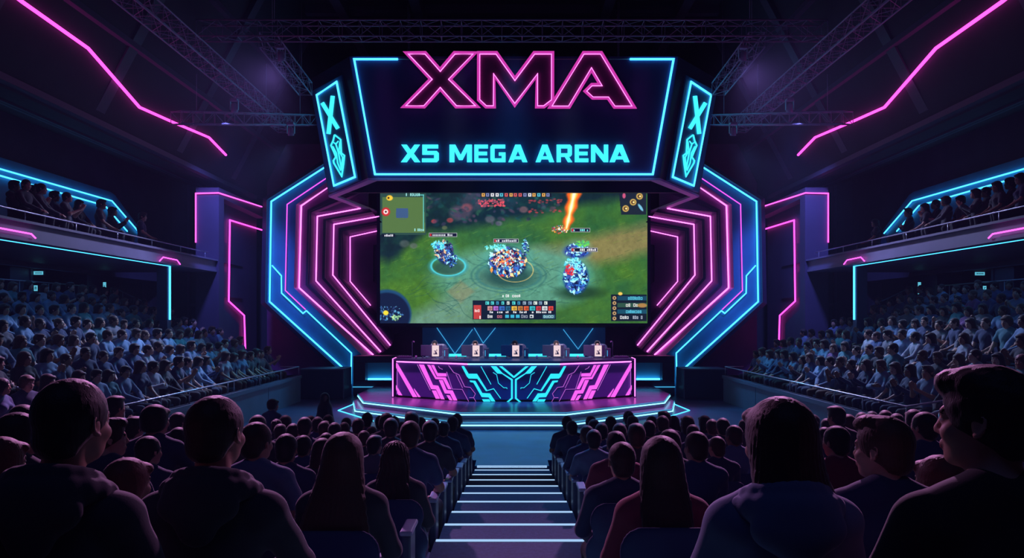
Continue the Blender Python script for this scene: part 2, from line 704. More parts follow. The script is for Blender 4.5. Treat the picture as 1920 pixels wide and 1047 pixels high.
def make_kit(sex, pose, yaw, pitch, styles, sleeve='long', h=.0085, ratio=.22, hratio=.3, hood=False, hoodz=0.0, hh=None, lean=0.0, hr=None, hoff=(0, 0, 0)):
    """meshes for one body pose: body, shirt, trousers, shoes, {style: hair}"""
    f = sex == 'f'
    j = skeleton(sex, pose)
    j['head'] = tuple(np.array(j['head']) + hoff)
    fr = Frame(j['head'], yaw, pitch, lean)
    zmax = j['head'][2] + .16
    lo, hi = (-.34, -.24, -.01), (.34, .66, zmax)
    kit = {}
    B = Field(lo, hi, h)
    torso(B, j, f, -.004)
    arms(B, j, -.002, None, f)
    legs(B, j)
    for s in (-1, 1):
        B.cap(j['ank', s], j['toe', s], .038, .026, k=.03)
        d, up = j['hd', s]
        hand(B, j['wr', s], d, up, -s if pose != 'stand' else 1)
    hx, hy, hz = j['head']
    nb = Vector(j['neck'])
    nt = Vector(fr.pt((0, -.022, -.055)))
    B.cap(nb - Vector((0, 0, .03)), nt, .060 if not f else .052, .052 if not f else .044, k=.03)
    head_prims(B, fr, f)
    V, Q = B.mesh()
    R = fr

    def cls(c):
        q = R.inv(c)
        x, y, z = q[:, 0], q[:, 1], q[:, 2]
        mi = np.zeros(len(c), int)
        ax = np.abs(x)
        lips = (ax < .022) & (z < -.052) & (z > -.073) & (y > .080)
        mi[lips] = 1
        brow = (ax > .012) & (ax < .046) & (z > .016) & (z < .026) & (y > .070)
        mi[brow] = 2
        ew = ((ax - .030) ** 2 / .013 ** 2 + (z / .0068) ** 2 < 1) & (y > .070)
        mi[ew] = 3
        ei = ((ax - .030) ** 2 + z ** 2 < .0055 ** 2) & (y > .070)
        mi[ei] = 2
        return mi
    kit['body'] = mesh_from(V, Q, 'body', ratio, [mat('skin', (.42, .24, .18), .5), mat('lips', (.36, .12, .11), .45), mat('brow_iris', (.02, .012, .01), .5), mat('eye_white', (.55, .52, .5), .3)], cls)
    S = Field(lo, (hi[0], hi[1], j['neck'][2] + .09), h)
    torso(S, j, f, .010)
    arms(S, j, .010, sleeve, f)
    # collar ring
    N = 12
    for i in range(N):
        a0, a1 = 2 * math.pi * i / N, 2 * math.pi * (i + 1) / N
        rr = .066 if not f else .060
        cz = j['neck'][2] - .008
        S.cap((rr * math.sin(a0), j['neck'][1] - rr * math.cos(a0) * .95, cz - .014 * (1 - math.cos(a0)) * .9), (rr * math.sin(a1), j['neck'][1] - rr * math.cos(a1) * .95, cz - .014 * (1 - math.cos(a1)) * .9), .010, .010, k=.008)
    S.half(2, j['pelvis'][2] - .085, -1)
    if sleeve == 'long' or True:
        # folds
        X, Y, Z = np.meshgrid(*[np.arange(S.n[i]) * S.h + S.lo[i] for i in range(3)], indexing='ij', sparse=True)
        S.D += (.0022 * np.sin(38 * Z + 7 * np.sin(9 * X) + 5 * Y) * np.cos(11 * X + 14 * Z)).astype(np.float32)
    V, Q = S.mesh()
    kit['shirt'] = mesh_from(V, Q, 'shirt', ratio, [mat('shirt_navy', (.03, .04, .08), .85)])
    T = Field(lo, (hi[0], hi[1], j['pelvis'][2] + .15), h)
    T.ell(j['pelvis'], (.156, .122, .122), k=.05)
    legs(T, j, .010)
    T.half(2, .085, -1)
    V, Q = T.mesh()
    kit['trousers'] = mesh_from(V, Q, 'trousers', ratio * .7, [mat('trousers_dark', (.02, .025, .04), .85)])
    H = Field(lo, (hi[0], hi[1], .2), h)
    for s in (-1, 1):
        H.cap(j['ank', s], np.array(j['toe', s]) + (0, 0, .005), .046, .036, k=.03)
    H.half(2, .0, -1)
    H.half(2, .125, 1)
    V, Q = H.mesh()
    kit['shoes'] = mesh_from(V, Q, 'shoes', ratio * .7, [mat('shoe_dark', (.03, .03, .035), .6)])
    if hood:
        Hd = Field((-.26, -.32, j['neck'][2] - .22), (.26, .2, j['neck'][2] + .14), hh or h)
        nx, ny, nz = j['neck']
        N = 20
        for i in range(N):
            a0, a1 = 2 * math.pi * i / N, 2 * math.pi * (i + 1) / N
            for rr, zz, th in ((.086, .034, .030), (.108, .002, .036)):
                def pp(a):
                    back = (1 + math.cos(a)) / 2
                    return (rr * 1.18 * math.sin(a), ny + .005 - rr * math.cos(a), nz + zz + hoodz + .020 * back - .045 * (1 - back))
                b0 = (1 + math.cos(a0)) / 2
                Hd.cap(pp(a0), pp(a1), th * (.65 + .45 * b0), k=.010)
        Hd.ell((0, ny - .112, nz - .035 + hoodz), (.125, .046, .070), k=.03)
        Hd.ell((0, ny - .125, nz - .10), (.06, .028, .06), k=.03)
        V, Q = Hd.mesh()
        kit['hood'] = mesh_from(V, Q, 'hood', hratio, [mat('shirt_navy', (.03, .04, .08), .85)])
    kit['hair'] = {}
    for st in styles:
        Hf = hair_field(st, fr, f, hh or h * .9)
        V, Q = Hf.mesh()
        kit['hair'][st] = mesh_from(V, Q, 'hair', hr or hratio, [mat('hair_dark', (.02, .014, .012), .5)])
    kit['top'] = j['head'][2] + .125
    return kit


def person(kit, style, colors, loc, rz, sc, label, group=None, hood=False, name='person', shoes=True):
    """colors: skin, hair, shirt, trousers materials"""
    r = empty(name, loc, rz)
    r.scale = (sc, sc, sc)
    tag(r, label, 'person', group)
    skin, hairm, shirtm, trm = colors
    for key, m_ in (('body', skin), ('shirt', shirtm), ('trousers', trm), ('shoes', None), ('hood', shirtm)):
        if key == 'hood' and not hood:
            continue
        if key == 'shoes' and not shoes:
            continue
        if key not in kit:
            continue
        o = bpy.data.objects.new(key, kit[key])
        COL.objects.link(o)
        o.parent = r
        if m_ is not None:
            o.material_slots[0].link = 'OBJECT'
            o.material_slots[0].material = m_
    o = bpy.data.objects.new('hair', kit['hair'][style])
    COL.objects.link(o)
    o.parent = r
    o.material_slots[0].link = 'OBJECT'
    o.material_slots[0].material = hairm
    return r
# ================================================================= materials of the arena
M_floor = mat('arena_floor', (.035, .07, .16), .36, noise=.25, nscale=1.5, bump=.15, bscale=60)
M_carpet = mat('aisle_carpet', (.022, .048, .12), .85, noise=.25, nscale=30, bump=.4, bscale=160)
M_wall = mat('dark_wall', (.045, .045, .085), .7, noise=.15, nscale=1.2)
M_wall2 = mat('violet_wall', (.07, .055, .12), .65, noise=.12, nscale=1.0)
M_ceil = mat('ceiling_black', (.022, .022, .036), .8, noise=.2, nscale=.7)
M_beam = mat('ceiling_beam', (.06, .055, .10), .6)
M_fascia = mat('balcony_fascia', (.16, .15, .26), .5, noise=.08, nscale=2)
M_parapet = mat('parapet_panel', (.13, .16, .26), .5, noise=.08, nscale=2)
M_metal = mat('rail_metal', (.45, .45, .55), .35, metal=.7)
M_truss = mat('truss_metal', (.36, .34, .48), .4, metal=.35)
M_blueface = mat('blue_cladding', (.035, .24, .50), .45, noise=.10, nscale=1.5)
M_violet = mat('violet_cladding', (.14, .06, .20), .45, noise=.10, nscale=1.5)
M_mag = mat('magenta_cladding', (.55, .20, .60), .45)
M_navy = mat('navy_cladding', (.035, .045, .11), .45, noise=.10, nscale=1.0)
M_signface = mat('sign_face', (.05, .07, .26), .5)
M_deskface = mat('desk_face', (.14, .12, .42), .4)
M_black = mat('black_plastic', (.012, .013, .02), .4)
M_stage = mat('stage_deck', (.20, .15, .30), .26, noise=.1, nscale=3)
M_stageside = mat('stage_riser', (.06, .06, .12), .4)
M_tier = mat('seating_tier_concrete', (.035, .04, .06), .8, noise=.2, nscale=4)

E_cy = emit('neon_cyan', (.05, .46, .85), 3.0)
E_cy2 = emit('neon_cyan_bright', (.22, .80, 1.0), 2.6)
E_cyS = emit('neon_cyan_letter', (.05, .80, 1.0), 1.35)
E_pk = emit('neon_pink', (1.0, .08, .68), 3.0)
E_pk2 = emit('neon_pink_pale', (1.0, .16, .75), 3.2)
E_mg = emit('neon_magenta_thin', (.85, .10, .85), 1.5)
E_band = emit('letter_band_magenta', (.66, .045, .46), .95)
E_hot = emit('neon_pink_hot', (1.0, .05, .55), 3.6)
E_nose = emit('nosing_light', (.38, .62, .95), 1.0)
E_cmag = emit('panel_magenta', (.95, .12, .85), 1.15)
E_ccy = emit('panel_cyan', (.03, .78, .95), 1.15)
E_cthin = emit('panel_thin_cyan', (.06, .45, .85), .9)
E_mthin = emit('panel_thin_magenta', (.65, .16, .80), .9)
E_sign = emit('sign_glow', (.12, .55, .75), .9)

HX = 16.0     # half width of the hall

# ---------------------------------------------------------------- floor, walls, ceiling
struct(MB().box((-HX, -2, -.7), (HX, 31, -.45)).build('floor', M_floor))
f = MB()
f.box((-HX, 14.25, -.45), (HX, 31, 0))                       # open floor in front of the stage
f.box((-6.95, 13.2, -.45), (-6.35, 14.25, 0)).box((6.35, 13.2, -.45), (6.95, 14.25, 0))
f.box((-.68, 13.68, -.45), (.68, 14.25, 0))
struct(f.build('floor_front', M_floor))

for s, nm in ((-1, 'left'), (1, 'right')):
    X = lambda v: s * v
    def bx(mb, x0, y0, z0, x1, y1, z1):
        return mb.box((min(X(x0), X(x1)), y0, z0), (max(X(x0), X(x1)), y1, z1))
    w = MB()
    bx(w, 15.6, -2, -.5, HX, 31, 13.3)
    bx(w, 12.95, -2, EYE + 1.4, 15.6, 31, 13.3)               # wall face behind the balcony seats
    struct(w.build('wall_' + nm, M_wall))
    # end wall beside the stage, with its pier
    w = MB()
    bx(w, 10.25, 28.4, 0, 15.6, 28.8, 13.3)
    struct(w.build('wall_end_' + nm, M_wall))
    # vertical fins on the end wall
    w = MB()
    for xx in (12.2, 13.9, 14.9):
        bx(w, xx, 28.28, 0, xx + .10, 28.4, 12.5)
    bx(w, 10.25, 28.25, 3.2, 12.2, 28.4, 3.3)
    struct(w.build('trim_end_wall_' + nm, M_wall2))
    # pier with a recessed inner panel facing the arena axis
    y0, y1, xa, xb = 24.2, 28.8, 9.5, 10.25
    dep = lambda px: -9.5 * F / (px - 960)
    pts = [(431, 413), (429, 565), (458, 592), (460, 640)]
    def pw(px, py, off=0.0):
        p = PX(px, py, -9.5)
        return Vector((s * (9.5 + off), p.y, p.z))
    w = MB()
    ztop = PX(410, 362, -9.5).z + .18
    bx(w, xa + .35, y0, 0, xb, y1, ztop)
    # raised frame around the recess
    o1 = [(pw(410, 350)), (pw(410, 640)), (pw(417, 640)), (pw(417, 388)), (pw(488, 408)), (pw(488, 372))]
    out = [(24.2, 0), (24.2, ztop), (28.8, ztop), (28.8, pw(486, 405).z), (pw(420, 380).y, pw(420, 380).z + .12), (pw(420, 580).y, pw(420, 580).z),
           (pw(448, 608).y, pw(448, 608).z), (pw(448, 608).y, 0)]
    w.prism([Vector((X(9.5), a, b)) for a, b in out], (s * .35, 0, 0))
    struct(w.build('wall_pier_' + nm, M_wall2))
    w = MB()
    for (a, b) in (((436, 455), (470, 500)), ((436, 510), (470, 560))):
        p0, p1 = pw(a[0], a[1]), pw(b[0], b[1])
        bx(w, 9.80, p0.y, p1.z, 9.84, p1.y, p0.z)
    struct(w.build('trim_pier_panel_' + nm, M_wall2))
    # sloping bulkhead between wall and ceiling
    zc = 13.2
    prof = [(6.9, zc), (9.8, EYE + 4.7), (9.95, EYE + 4.55), (12.95, EYE + 5.3), (12.95, zc + .1), (6.9, zc + .1)]
    w = MB().prism([Vector((X(a), -2, b)) for a, b in prof], (0, 33, 0))
    struct(w.build('ceiling_bulkhead_' + nm, M_ceil))
    # ribs and long fascia lines on the bulkhead
    w = MB()
    for (xo, zo, t) in ((9.8, EYE + 4.7, .10), (8.9, EYE + 6.5, .07), (7.9, EYE + 8.5, .09), (11.2, EYE + 4.92, .04), (11.8, EYE + 5.12, .04), (12.4, EYE + 5.30, .04)):
        bx(w, xo - t, -2, zo - .12, xo + t, 28.4, zo + .02)
    struct(w.build('trim_bulkhead_' + nm, M_beam))
    w = MB()
    for yy in (9.0, 13.2, 17.4, 21.6, 25.8):
        p0, p1 = (9.7, EYE + 4.9), (7.0, zc - .1)
        w.prism([Vector((X(p0[0]), yy, p0[1])), Vector((X(p0[0] + .18), yy, p0[1] - .05)), Vector((X(p1[0] + .1), yy, p1[1] + .1)), Vector((X(p1[0] - .25), yy, p1[1]))], (0, .38, 0))
    struct(w.build('trim_bulkhead_ribs_' + nm, M_beam))

struct(MB().box((-HX, -2, 13.2), (HX, 31, 13.4)).build('ceiling', M_ceil))
cb = MB()
for x in (-5.6, -3.1, 3.1, 5.6):
    cb.box((x - .16, -2, 12.75), (x + .16, 30, 13.2))
for y in (7, 11.5, 16, 20.5, 25):
    cb.box((-6.9, y - .14, 12.9), (6.9, y + .14, 13.2))
struct(cb.build('ceiling_beams', M_beam))
rd = MB()
for x in (-4.35, 4.35):
    for k in range(16):
        rd.box((x - .9, 5 + k * 1.4, 13.02), (x + .9, 5.7 + k * 1.4, 13.2))
struct(rd.build('ceiling_panels', M_ceil))
bw = MB().box((-HX, 30.6, -.5), (HX, 31, 13.3))
struct(bw.build('wall_back', M_wall))

# ---------------------------------------------------------------- pink zigzag light lines on the bulkheads
for s, nm in ((-1, 'left'), (1, 'right')):
    nrm = Vector((s * 2.0, 0, 1)).normalized()
    pt = Vector((s * 9.8, 0, EYE + 4.7))
    zz = [(-60, -75), (35, 0), (160, 88), (257, 199), (322, 228), (388, 256), (420, 289)]
    path = []
    for (a, b) in zz:
        px = a if s < 0 else 1920 - a
        p = hit(px, b, pt, nrm)
        path.append(p - nrm * .07)
    o = MB().tube(path, .037, 8).build('zigzag_neon_strip', E_hot)
    tag(o, 'long pink neon zigzag line crossing the dark sloping ceiling edge on the ' + nm, 'neon light', 'pink ceiling zigzags')
    # neon on the piers
    pts1 = [(367, 455), (367, 363), (410, 362), (491, 388)]
    q = []
    for i, (a, b) in enumerate(pts1):
        if i < 3:
            p = P(a, b, 24.15)
        else:
            p = PX(a, b, -9.45)
        q.append(Vector((s * abs(p.x), p.y, p.z)))
    o = MB().tube(q, .022, 6).build('pier_neon_strip', E_pk)
    tag(o, 'pink neon line over the top corner of the ' + nm + ' wall pier above the balcony end', 'neon light', 'upper pier neon lines')
    q = []
    for a, b in ((491, 431.5), (431, 413), (429, 565), (458, 592), (460, 655)):
        p = PX(a, b, -9.78)
        q.append(Vector((s * abs(p.x), p.y, p.z)))
    o = MB().tube(q, .027, 6).build('pier_neon_strip', E_hot)
    tag(o, 'bent pink neon line inside the recessed panel of the ' + nm + ' wall pier', 'neon light', 'inner pier neon lines')

# ---------------------------------------------------------------- balconies
BALX = 9.6
def mirror(p, s):
    return Vector((s * abs(p.x), p.y, p.z))

for s, nm in ((-1, 'left'), (1, 'right')):
    X = lambda v: s * v
    zt, zb = EYE + 1.9, EYE + 1.57
    m = MB()
    prof = [(9.6, zt), (9.6, zb + .02), (9.75, zb - .03), (10.6, zb - .03), (15.6, zb - .03), (15.6, zb + .12), (9.85, zb + .12), (9.85, zt)]
    m.prism([Vector((X(a), 2, b)) for a, b in prof], (0, 22.2, 0))
    o = struct(m.build('balcony_slab_' + nm, M_fascia))
    m = MB()
    m.box((min(X(9.52), X(9.92)), 2, zt), (max(X(9.52), X(9.92)), 24.2, zt + .05))
    m.box((min(X(9.56), X(9.6)), 2, zb - .02), (max(X(9.56), X(9.6)), 24.2, zb + .05))
    struct(m.build('trim_balcony_' + nm, M_fascia))
    r = empty('balcony_railing', (X(9.72), 13, zt))
    tag(r, 'thin metal handrail along the top of the ' + nm + ' balcony front', 'railing', 'balcony handrails')
    zr = EYE + 2.17
    MB().tube([(X(9.72), 3, zr), (X(9.72), 23.9, zr - .02)], .016, 6).build('handrail', M_metal, r)
    for k in range(12):
        y = 4.4 + k * 1.75
        MB().tube([(X(9.72), y, zt), (X(9.72), y, zr)], .012, 5).build('post', M_metal, r)
    # cyan line under the balcony edge and down the portal post
    a, b_ = PX(-250, 407.5, -9.8), PX(318.5, 498.5, -9.8)
    c = P(318.5, 600, b_.y)
    o = MB().tube([mirror(Vector((-9.8, 6.0, a.z)), s), mirror(b_, s), mirror(c, s)], .028, 6).build('balcony_neon_strip', E_cy)
    tag(o, 'long cyan neon line under the %s balcony edge, turning down at its stage end' % nm, 'neon light', 'under balcony neon lines')
    m = MB()
    m.box((min(X(9.85), X(10.15)), b_.y - .05, .2), (max(X(9.85), X(10.15)), b_.y + .18, zb))
    struct(m.build('trim_portal_post_' + nm, M_navy))
    # pink accents on the balcony face
    for (lab, pts) in (('short trapezoid pink neon line on the %s balcony face near its stage end', ((297, 490), (304, 482.5), (330, 488), (336, 496))),
                       ('pink neon line with a bent end on the %s balcony face by the picture edge', ((-60, 418), (0, 428.5), (56, 439), (64, 447)))):
        q = []
        for a, b in pts:
            p = PX(a, b, -9.56)
            q.append(mirror(p, s) - Vector((s * .03, 0, 0)))
        o = MB().tube(q, .016, 6).build('fascia_neon_strip', E_pk)
        tag(o, lab % nm, 'neon light')
    # lit panel with two cyan lines on the wall above the balcony seats
    def W(px, py, off=0.0):
        p = PX(px, py, -12.95)
        return Vector((s * (12.95 - off), p.y, p.z))
    g = empty('balcony_light_panel', W(203, 376))
    tag(g, 'blue wall panel edged by two cyan neon lines above the %s balcony seats' % nm, 'light panel', 'balcony wall light panels')
    poly = [(-90, 268), (-90, 420), (232, 470), (268, 470), (262, 432), (212, 366), (204, 360)]
    pp = [PX(a, b, -12.95) for a, b in poly]
    pp = [Vector((s * 12.95, p.y, max(p.z, EYE + 1.75))) for p in pp]
    MB().prism(pp, (-s * .06, 0, 0)).build('panel', M_blueface, g)
    for pts in (((-90, 293.5), (0, 319.5), (203, 377), (256, 438)), ((-90, 307), (0, 332), (190, 386), (232, 434))):
        q = [W(a, b, .12) for a, b in pts]
        MB().tube(q, .022, 6).build('neon_tube', E_cy, g)
    # pillars, rear rails and small signs under the balcony
    for k, (pxa, dd) in enumerate(((-104, 17.6), (20, 19.4), (162, 23.0))):
        xw = 13.9
        x0 = (60 if k == 1 else (193 if k == 2 else -60))
        y = 13.2 * F / (960 - x0)
        m = MB()
        m.box((min(X(13.2), X(14.0)), y - .9, -.3), (max(X(13.2), X(14.0)), y, zb))
        m.box((min(X(13.17), X(13.2)), y - .10, -.3), (max(X(13.17), X(13.2)), y, zb))
        struct(m.build('wall_pillar_' + nm, M_navy))
    def sign(px0, py0, px1, py1, Xp, name, lab, bars, vertical=False):
        d = Xp * F / (960 - px0)
        g = empty(name, mirror(P((px0 + px1) / 2, (py0 + py1) / 2, d), s))
        a, b = P(px0, py1, d), P(px1, py0, d)
        x0, x1 = sorted((s * abs(a.x), s * abs(b.x)))
        MB().box((x0 - .02, d, a.z - .02), (x1 + .02, d + .06, b.z + .02)).build('housing', M_black, g)
        MB().box((x0, d - .012, a.z), (x1, d, b.z)).build('lit_face', E_sign, g)
        m = MB()
        w, h = x1 - x0, b.z - a.z
        for (u0, v0, u1, v1) in bars:
            m.box((x0 + u0 * w, d - .018, a.z + v0 * h), (x0 + u1 * w, d - .012, a.z + v1 * h))
        m.build('lettering', M_black, g)
        tag(g, lab, 'sign')
    gl = []
    for i in range(6):
        u = .2 + i * .12
        gl += [(u, .3, u + .03, .7), (u, .6, u + .09, .7), (u, .3, u + .09, .38)]
    if s < 0:
        sign(63.5, 509, 81, 515.5, 13.2, 'exit_sign', 'small cyan lit direction sign high beside the left balcony pillar', gl)
        sign(64, 535.5, 70.5, 546, 13.2, 'notice_sign', 'small square cyan lit notice low on the left balcony pillar', [(.3, .25, .45, .75), (.45, .65, .75, .75), (.6, .25, .75, .75)])
    else:
        sign(92, 510.5, 74, 516.5, 13.2, 'exit_sign', 'small cyan lit direction sign high beside the right balcony pillar', [(.1 + i * .09, .3, .1 + i * .09 + (.06 if i % 2 else .035), .7) for i in range(9)])
        sign(77, 536.5, 71, 547, 13.2, 'notice_sign', 'small square cyan lit notice low on the right balcony pillar', [(.3, .25, .45, .75), (.45, .65, .75, .75)])
    sign(193.5, 529.5, 199, 552, 12.9, 'column_sign', 'narrow upright cyan lit sign on the %s pillar nearer the stage' % nm, [(.3, .55, .7, .65), (.3, .40, .7, .48), (.3, .7, .6, .75)])
    g = empty('rear_handrail', mirror(PX(110, 532, -13.4), s))
    tag(g, 'thin level handrail behind the top row of the %s stand' % nm, 'railing')
    p0, p1 = PX(-60, 519, -13.1), PX(162, 535.5, -13.1)
    MB().tube([mirror(p0, s), mirror(Vector((-13.1, p1.y, p0.z)), s)], .022, 6).build('handrail', M_metal, g)
    for k in range(4):
        y = p0.y + (p1.y - p0.y) * (k + .5) / 4
        MB().tube([(X(13.1), y, p0.z), (X(13.1), y, p0.z - .9)], .014, 5).build('post', M_metal, g)
    g = empty('stair_handrail', mirror(P(240, 560, 23.6), s))
    tag(g, 'sloping metal stair handrail at the stage end of the %s stand' % nm, 'railing')
    q = [P(208, 590, 23.9), P(208, 540.5, 23.9), P(214, 540.5, 23.9), P(230, 548, 23.9), P(280, 571, 23.9), P(280, 600, 23.9)]
    MB().tube([mirror(x, s) for x in q], .022, 6).build('handrail', M_metal, g)
    MB().tube([mirror(P(230, 548, 23.9), s), mirror(P(230, 590, 23.9), s)], .018, 5).build('post', M_metal, g)

# ---------------------------------------------------------------- lattice trusses
def truss(name, a, b, w, h, lab, group=None, bays=None):
    a, b = Vector(a), Vector(b)
    g = empty(name, (a + b) / 2)
    tag(g, lab, 'truss', group)
    t = (b - a).normalized()
    L = (b - a).length
    up = Vector((0, 0, 1))
    sd = t.cross(up).normalized()
    cs = [(-w / 2, 0), (w / 2, 0), (w / 2, h), (-w / 2, h)]
    for c in cs:
        o = sd * c[0] + up * c[1]
        MB().tube([a + o, b + o], .022, 5).build('chord', M_truss, g)
    n = bays or max(3, int(L / (h * 1.25)))
    m = MB()
    for i in range(n):
        p0, p1 = a + t * L * i / n, a + t * L * (i + 1) / n
        for k in range(4):
            c0, c1 = cs[k], cs[(k + 1) % 4]
            o0, o1 = sd * c0[0] + up * c0[1], sd * c1[0] + up * c1[1]
            if i % 2:
                o0, o1 = o1, o0
            m.tube([p0 + o0, p1 + o1], .011, 4, cap=False)
            m.tube([p0 + o0, p0 + o1], .010, 4, cap=False)
    for k in range(4):
        c0, c1 = cs[k], cs[(k + 1) % 4]
        m.tube([b + sd * c0[0] + up * c0[1], b + sd * c1[0] + up * c1[1]], .011, 4, cap=False)
    m.build('lattice', M_truss, g)
    for q in (.12, .88):
        p = a + t * L * q + up * h
        MB().tube([p, Vector((p.x, p.y, 13.15))], .008, 4).build('hanging_cable', M_truss, g)
    return g

truss('lighting_truss', (-8.25, 19.7, EYE + 7.42), (8.25, 19.7, EYE + 7.42), .40, .42, 'wide horizontal lattice truss crossing the ceiling above the big pink neon letters')
for s, nm in ((-1, 'left'), (1, 'right')):
    truss('lighting_truss', (s * 8.0, 9.5, EYE + 6.6), (s * 8.0, 26.3, EYE + 6.6), .46, .42, 'long lattice truss running from the top %s picture edge towards the stage' % nm, None, 40)
    truss('lighting_truss', (s * 6.6, 20.1, EYE + 7.35), (s * 6.75, 24.4, EYE + 7.35), .42, .40, 'short diagonal lattice truss from the cross truss to the %s sign panel' % nm)
    truss('lighting_truss', (s * 9.0, 20.0, EYE + 5.25), (s * 6.9, 25.9, EYE + 6.75), .34, .34, 'low lattice truss beside the %s sign panel, its end by the pink zigzag' % nm)

def moving_head(p, lab, aim=0.4):
    g = empty('moving_head_light', p)
    tag(g, lab, 'stage light', 'moving head lights on the trusses')
    x, y, z = p
    MB().box((x - .14, y - .10, z + .26), (x + .14, y + .10, z + .36)).build('base', M_truss, g, bevel=.02)
    for q in (-.15, .15):
        MB().box((x + q - .015, y - .05, z - .08), (x + q + .015, y + .05, z + .27)).build('yoke_arm', M_truss, g)
    h = MB()
    h.lathe([(.07, .17), (.11, .13), (.115, -.02), (.13, -.12), (.12, -.16)], 14, (0, 0, 0))
    R = Matrix.Rotation(aim, 3, 'X')
    h.v = [tuple(R @ Vector(v) + Vector((x, y, z))) for v in h.v]
    h.build('lamp_head', M_truss, g)
    MB().tube([(x, y, z + .36), (x, y, z + .62)], .02, 5).build('clamp', M_truss, g)
    g.scale = (.75, .75, .75)
    g.location = (x, y, z + .155)

moving_head((-8.0 + .0, 21.5, EYE + 5.95), 'dark stage light under the left long truss')
moving_head((8.0, 21.5, EYE + 5.95), 'dark stage light under the right long truss')
moving_head((-6.1, 19.7, EYE + 6.8), 'stage light hanging left on the cross truss above the sign')
moving_head((6.1, 19.7, EYE + 6.8), 'stage light hanging right on the cross truss above the sign')
moving_head((-6.7, 22.6, EYE + 5.55), 'stage light below the low left truss')
moving_head((6.7, 22.6, EYE + 5.55), 'stage light below the low right truss')
# ================================================================= stage arch
def mx(px, s):
    return px if s < 0 else 2 * STAGE_C - px

def strip(A, B, dA, dB, s, thick=.12):
    """closed slab between two pixel polylines at depths dA and dB"""
    n = len(A)
    a = [P(mx(p[0], s), p[1], dA) for p in A]
    b = [P(mx(p[0], s), p[1], dB) for p in B]
    m = MB()
    off = Vector((0, thick, 0))
    vs = a + b + [p + off for p in a] + [p + off for p in b]
    fs = []
    for i in range(n - 1):
        q = [(i, i + 1, n + i + 1, n + i), (2 * n + i + 1, 2 * n + i, 3 * n + i, 3 * n + i + 1),
             (i + 1, i, 2 * n + i, 2 * n + i + 1), (n + i, n + i + 1, 3 * n + i + 1, 3 * n + i)]
        fs += q
    fs += [(0, n, 3 * n, 2 * n), (n - 1, 3 * n - 1, 4 * n - 1, 2 * n - 1)]
    if s > 0:
        fs = [f[::-1] for f in fs]
    return m.add(vs, fs)

def npath(pts, d, s, off=.05):
    return [P(mx(a, s), b, d - off) for a, b in pts]

arch = empty('stage_arch', (.05, 27, 0))
tag(arch, 'giant stepped octagonal stage arch outlined in cyan and pink neon around the screen', 'stage arch')
B0 = [(700, 240), (493, 372), (489, 570), (636, 703), (636, 742)]
B0i = [(700, 248), (500, 375), (497, 567), (641, 699), (641, 742)]
B1 = [(700, 278), (555, 384), (551, 540), (677, 664), (677, 742)]
P0 = [(700, 279), (555, 384), (551, 540), (678, 666)]
P1 = [(690, 302), (565, 386), (561, 540), (700, 666)]
P2 = [(690, 388), (595, 406), (592.5, 527), (716, 662)]
P3 = [(705, 407), (626, 421), (624, 516), (734, 650)]
P4 = [(730, 429), (656, 444), (656, 528), (740, 628)]
P5 = [(800, 440), (700, 460), (700, 528), (800, 600)]
def mid(A, B, t):
    return [(a[0] * (1 - t) + b[0] * t, a[1] * (1 - t) + b[1] * t) for a, b in zip(A, B)]
for s in (-1, 1):
    strip(B0, B0i, 26.75, 26.6, s, .9).build('outer_bevel', M_navy, arch)
    strip(B0i, B1, 26.85, 26.95, s, .3).build('blue_face', M_blueface, arch)
    strip(P0, P1, 26.95, 27.55, s, .1).build('magenta_reveal', M_mag, arch)
    strip(P1, mid(P1, P2, .62), 27.55, 27.6, s, .2).build('violet_face', M_violet, arch)
    strip(mid(P1, P2, .62), P2, 27.6, 27.95, s, .1).build('violet_reveal', M_violet, arch)
    strip(P2, mid(P2, P3, .55), 27.95, 28.0, s, .2).build('violet_face', M_violet, arch)
    strip(mid(P2, P3, .55), P3, 28.0, 28.35, s, .1).build('violet_reveal', M_violet, arch)
    strip(P3, mid(P3, P4, .55), 28.35, 28.4, s, .2).build('violet_face', M_violet, arch)
    strip(mid(P3, P4, .55), P4, 28.4, 28.8, s, .1).build('violet_reveal', M_violet, arch)
    strip(P4, P5, 28.8, 28.85, s, .1).build('inner_face', M_violet, arch)
    # raised ribs
    strip(mid(P1, P2, .38), mid(P1, P2, .52), 27.50, 27.50, s, .08).build('rib', M_navy, arch)
    strip(mid(P2, P3, .36), mid(P2, P3, .52), 27.88, 27.88, s, .08).build('rib', M_navy, arch)
    strip(mid(P3, P4, .3), mid(P3, P4, .46), 28.28, 28.28, s, .08).build('rib', M_navy, arch)
    T = lambda pts, d, r, m: MB().tube(npath(pts, d, s), r, 6).build('neon_tube', m, arch)
    T([(690, 262), (508.6, 378), (505.5, 566), (645, 692)], 26.80, .030, E_cy)
    T([(510, 498), (527.5, 517.5), (528, 550), (568, 588), (574.5, 583), (659, 662.5), (658, 719.6), (650, 721), (650, 737)], 26.84, .024, E_cy)
    T([(660, 302), (538.4, 383.5), (535, 545), (573, 581)], 26.84, .020, E_mg)
    T([(650, 327), (565, 386), (561, 540), (700, 666)], 27.50, .026, E_pk2)
    T([(676, 391), (595, 406), (592.5, 527), (714, 660)], 27.90, .024, E_pk2)
    T([(711, 406), (626, 421), (624, 516), (732, 648)], 28.30, .023, E_pk2)
    T([(718, 431), (656.5, 444.5), (656.5, 528), (695, 573)], 28.75, .018, E_pk2)
MB().box((-9.5, 28.95, 0), (9.5, 29.15, 9.5)).build('rear_cladding', M_violet, arch)

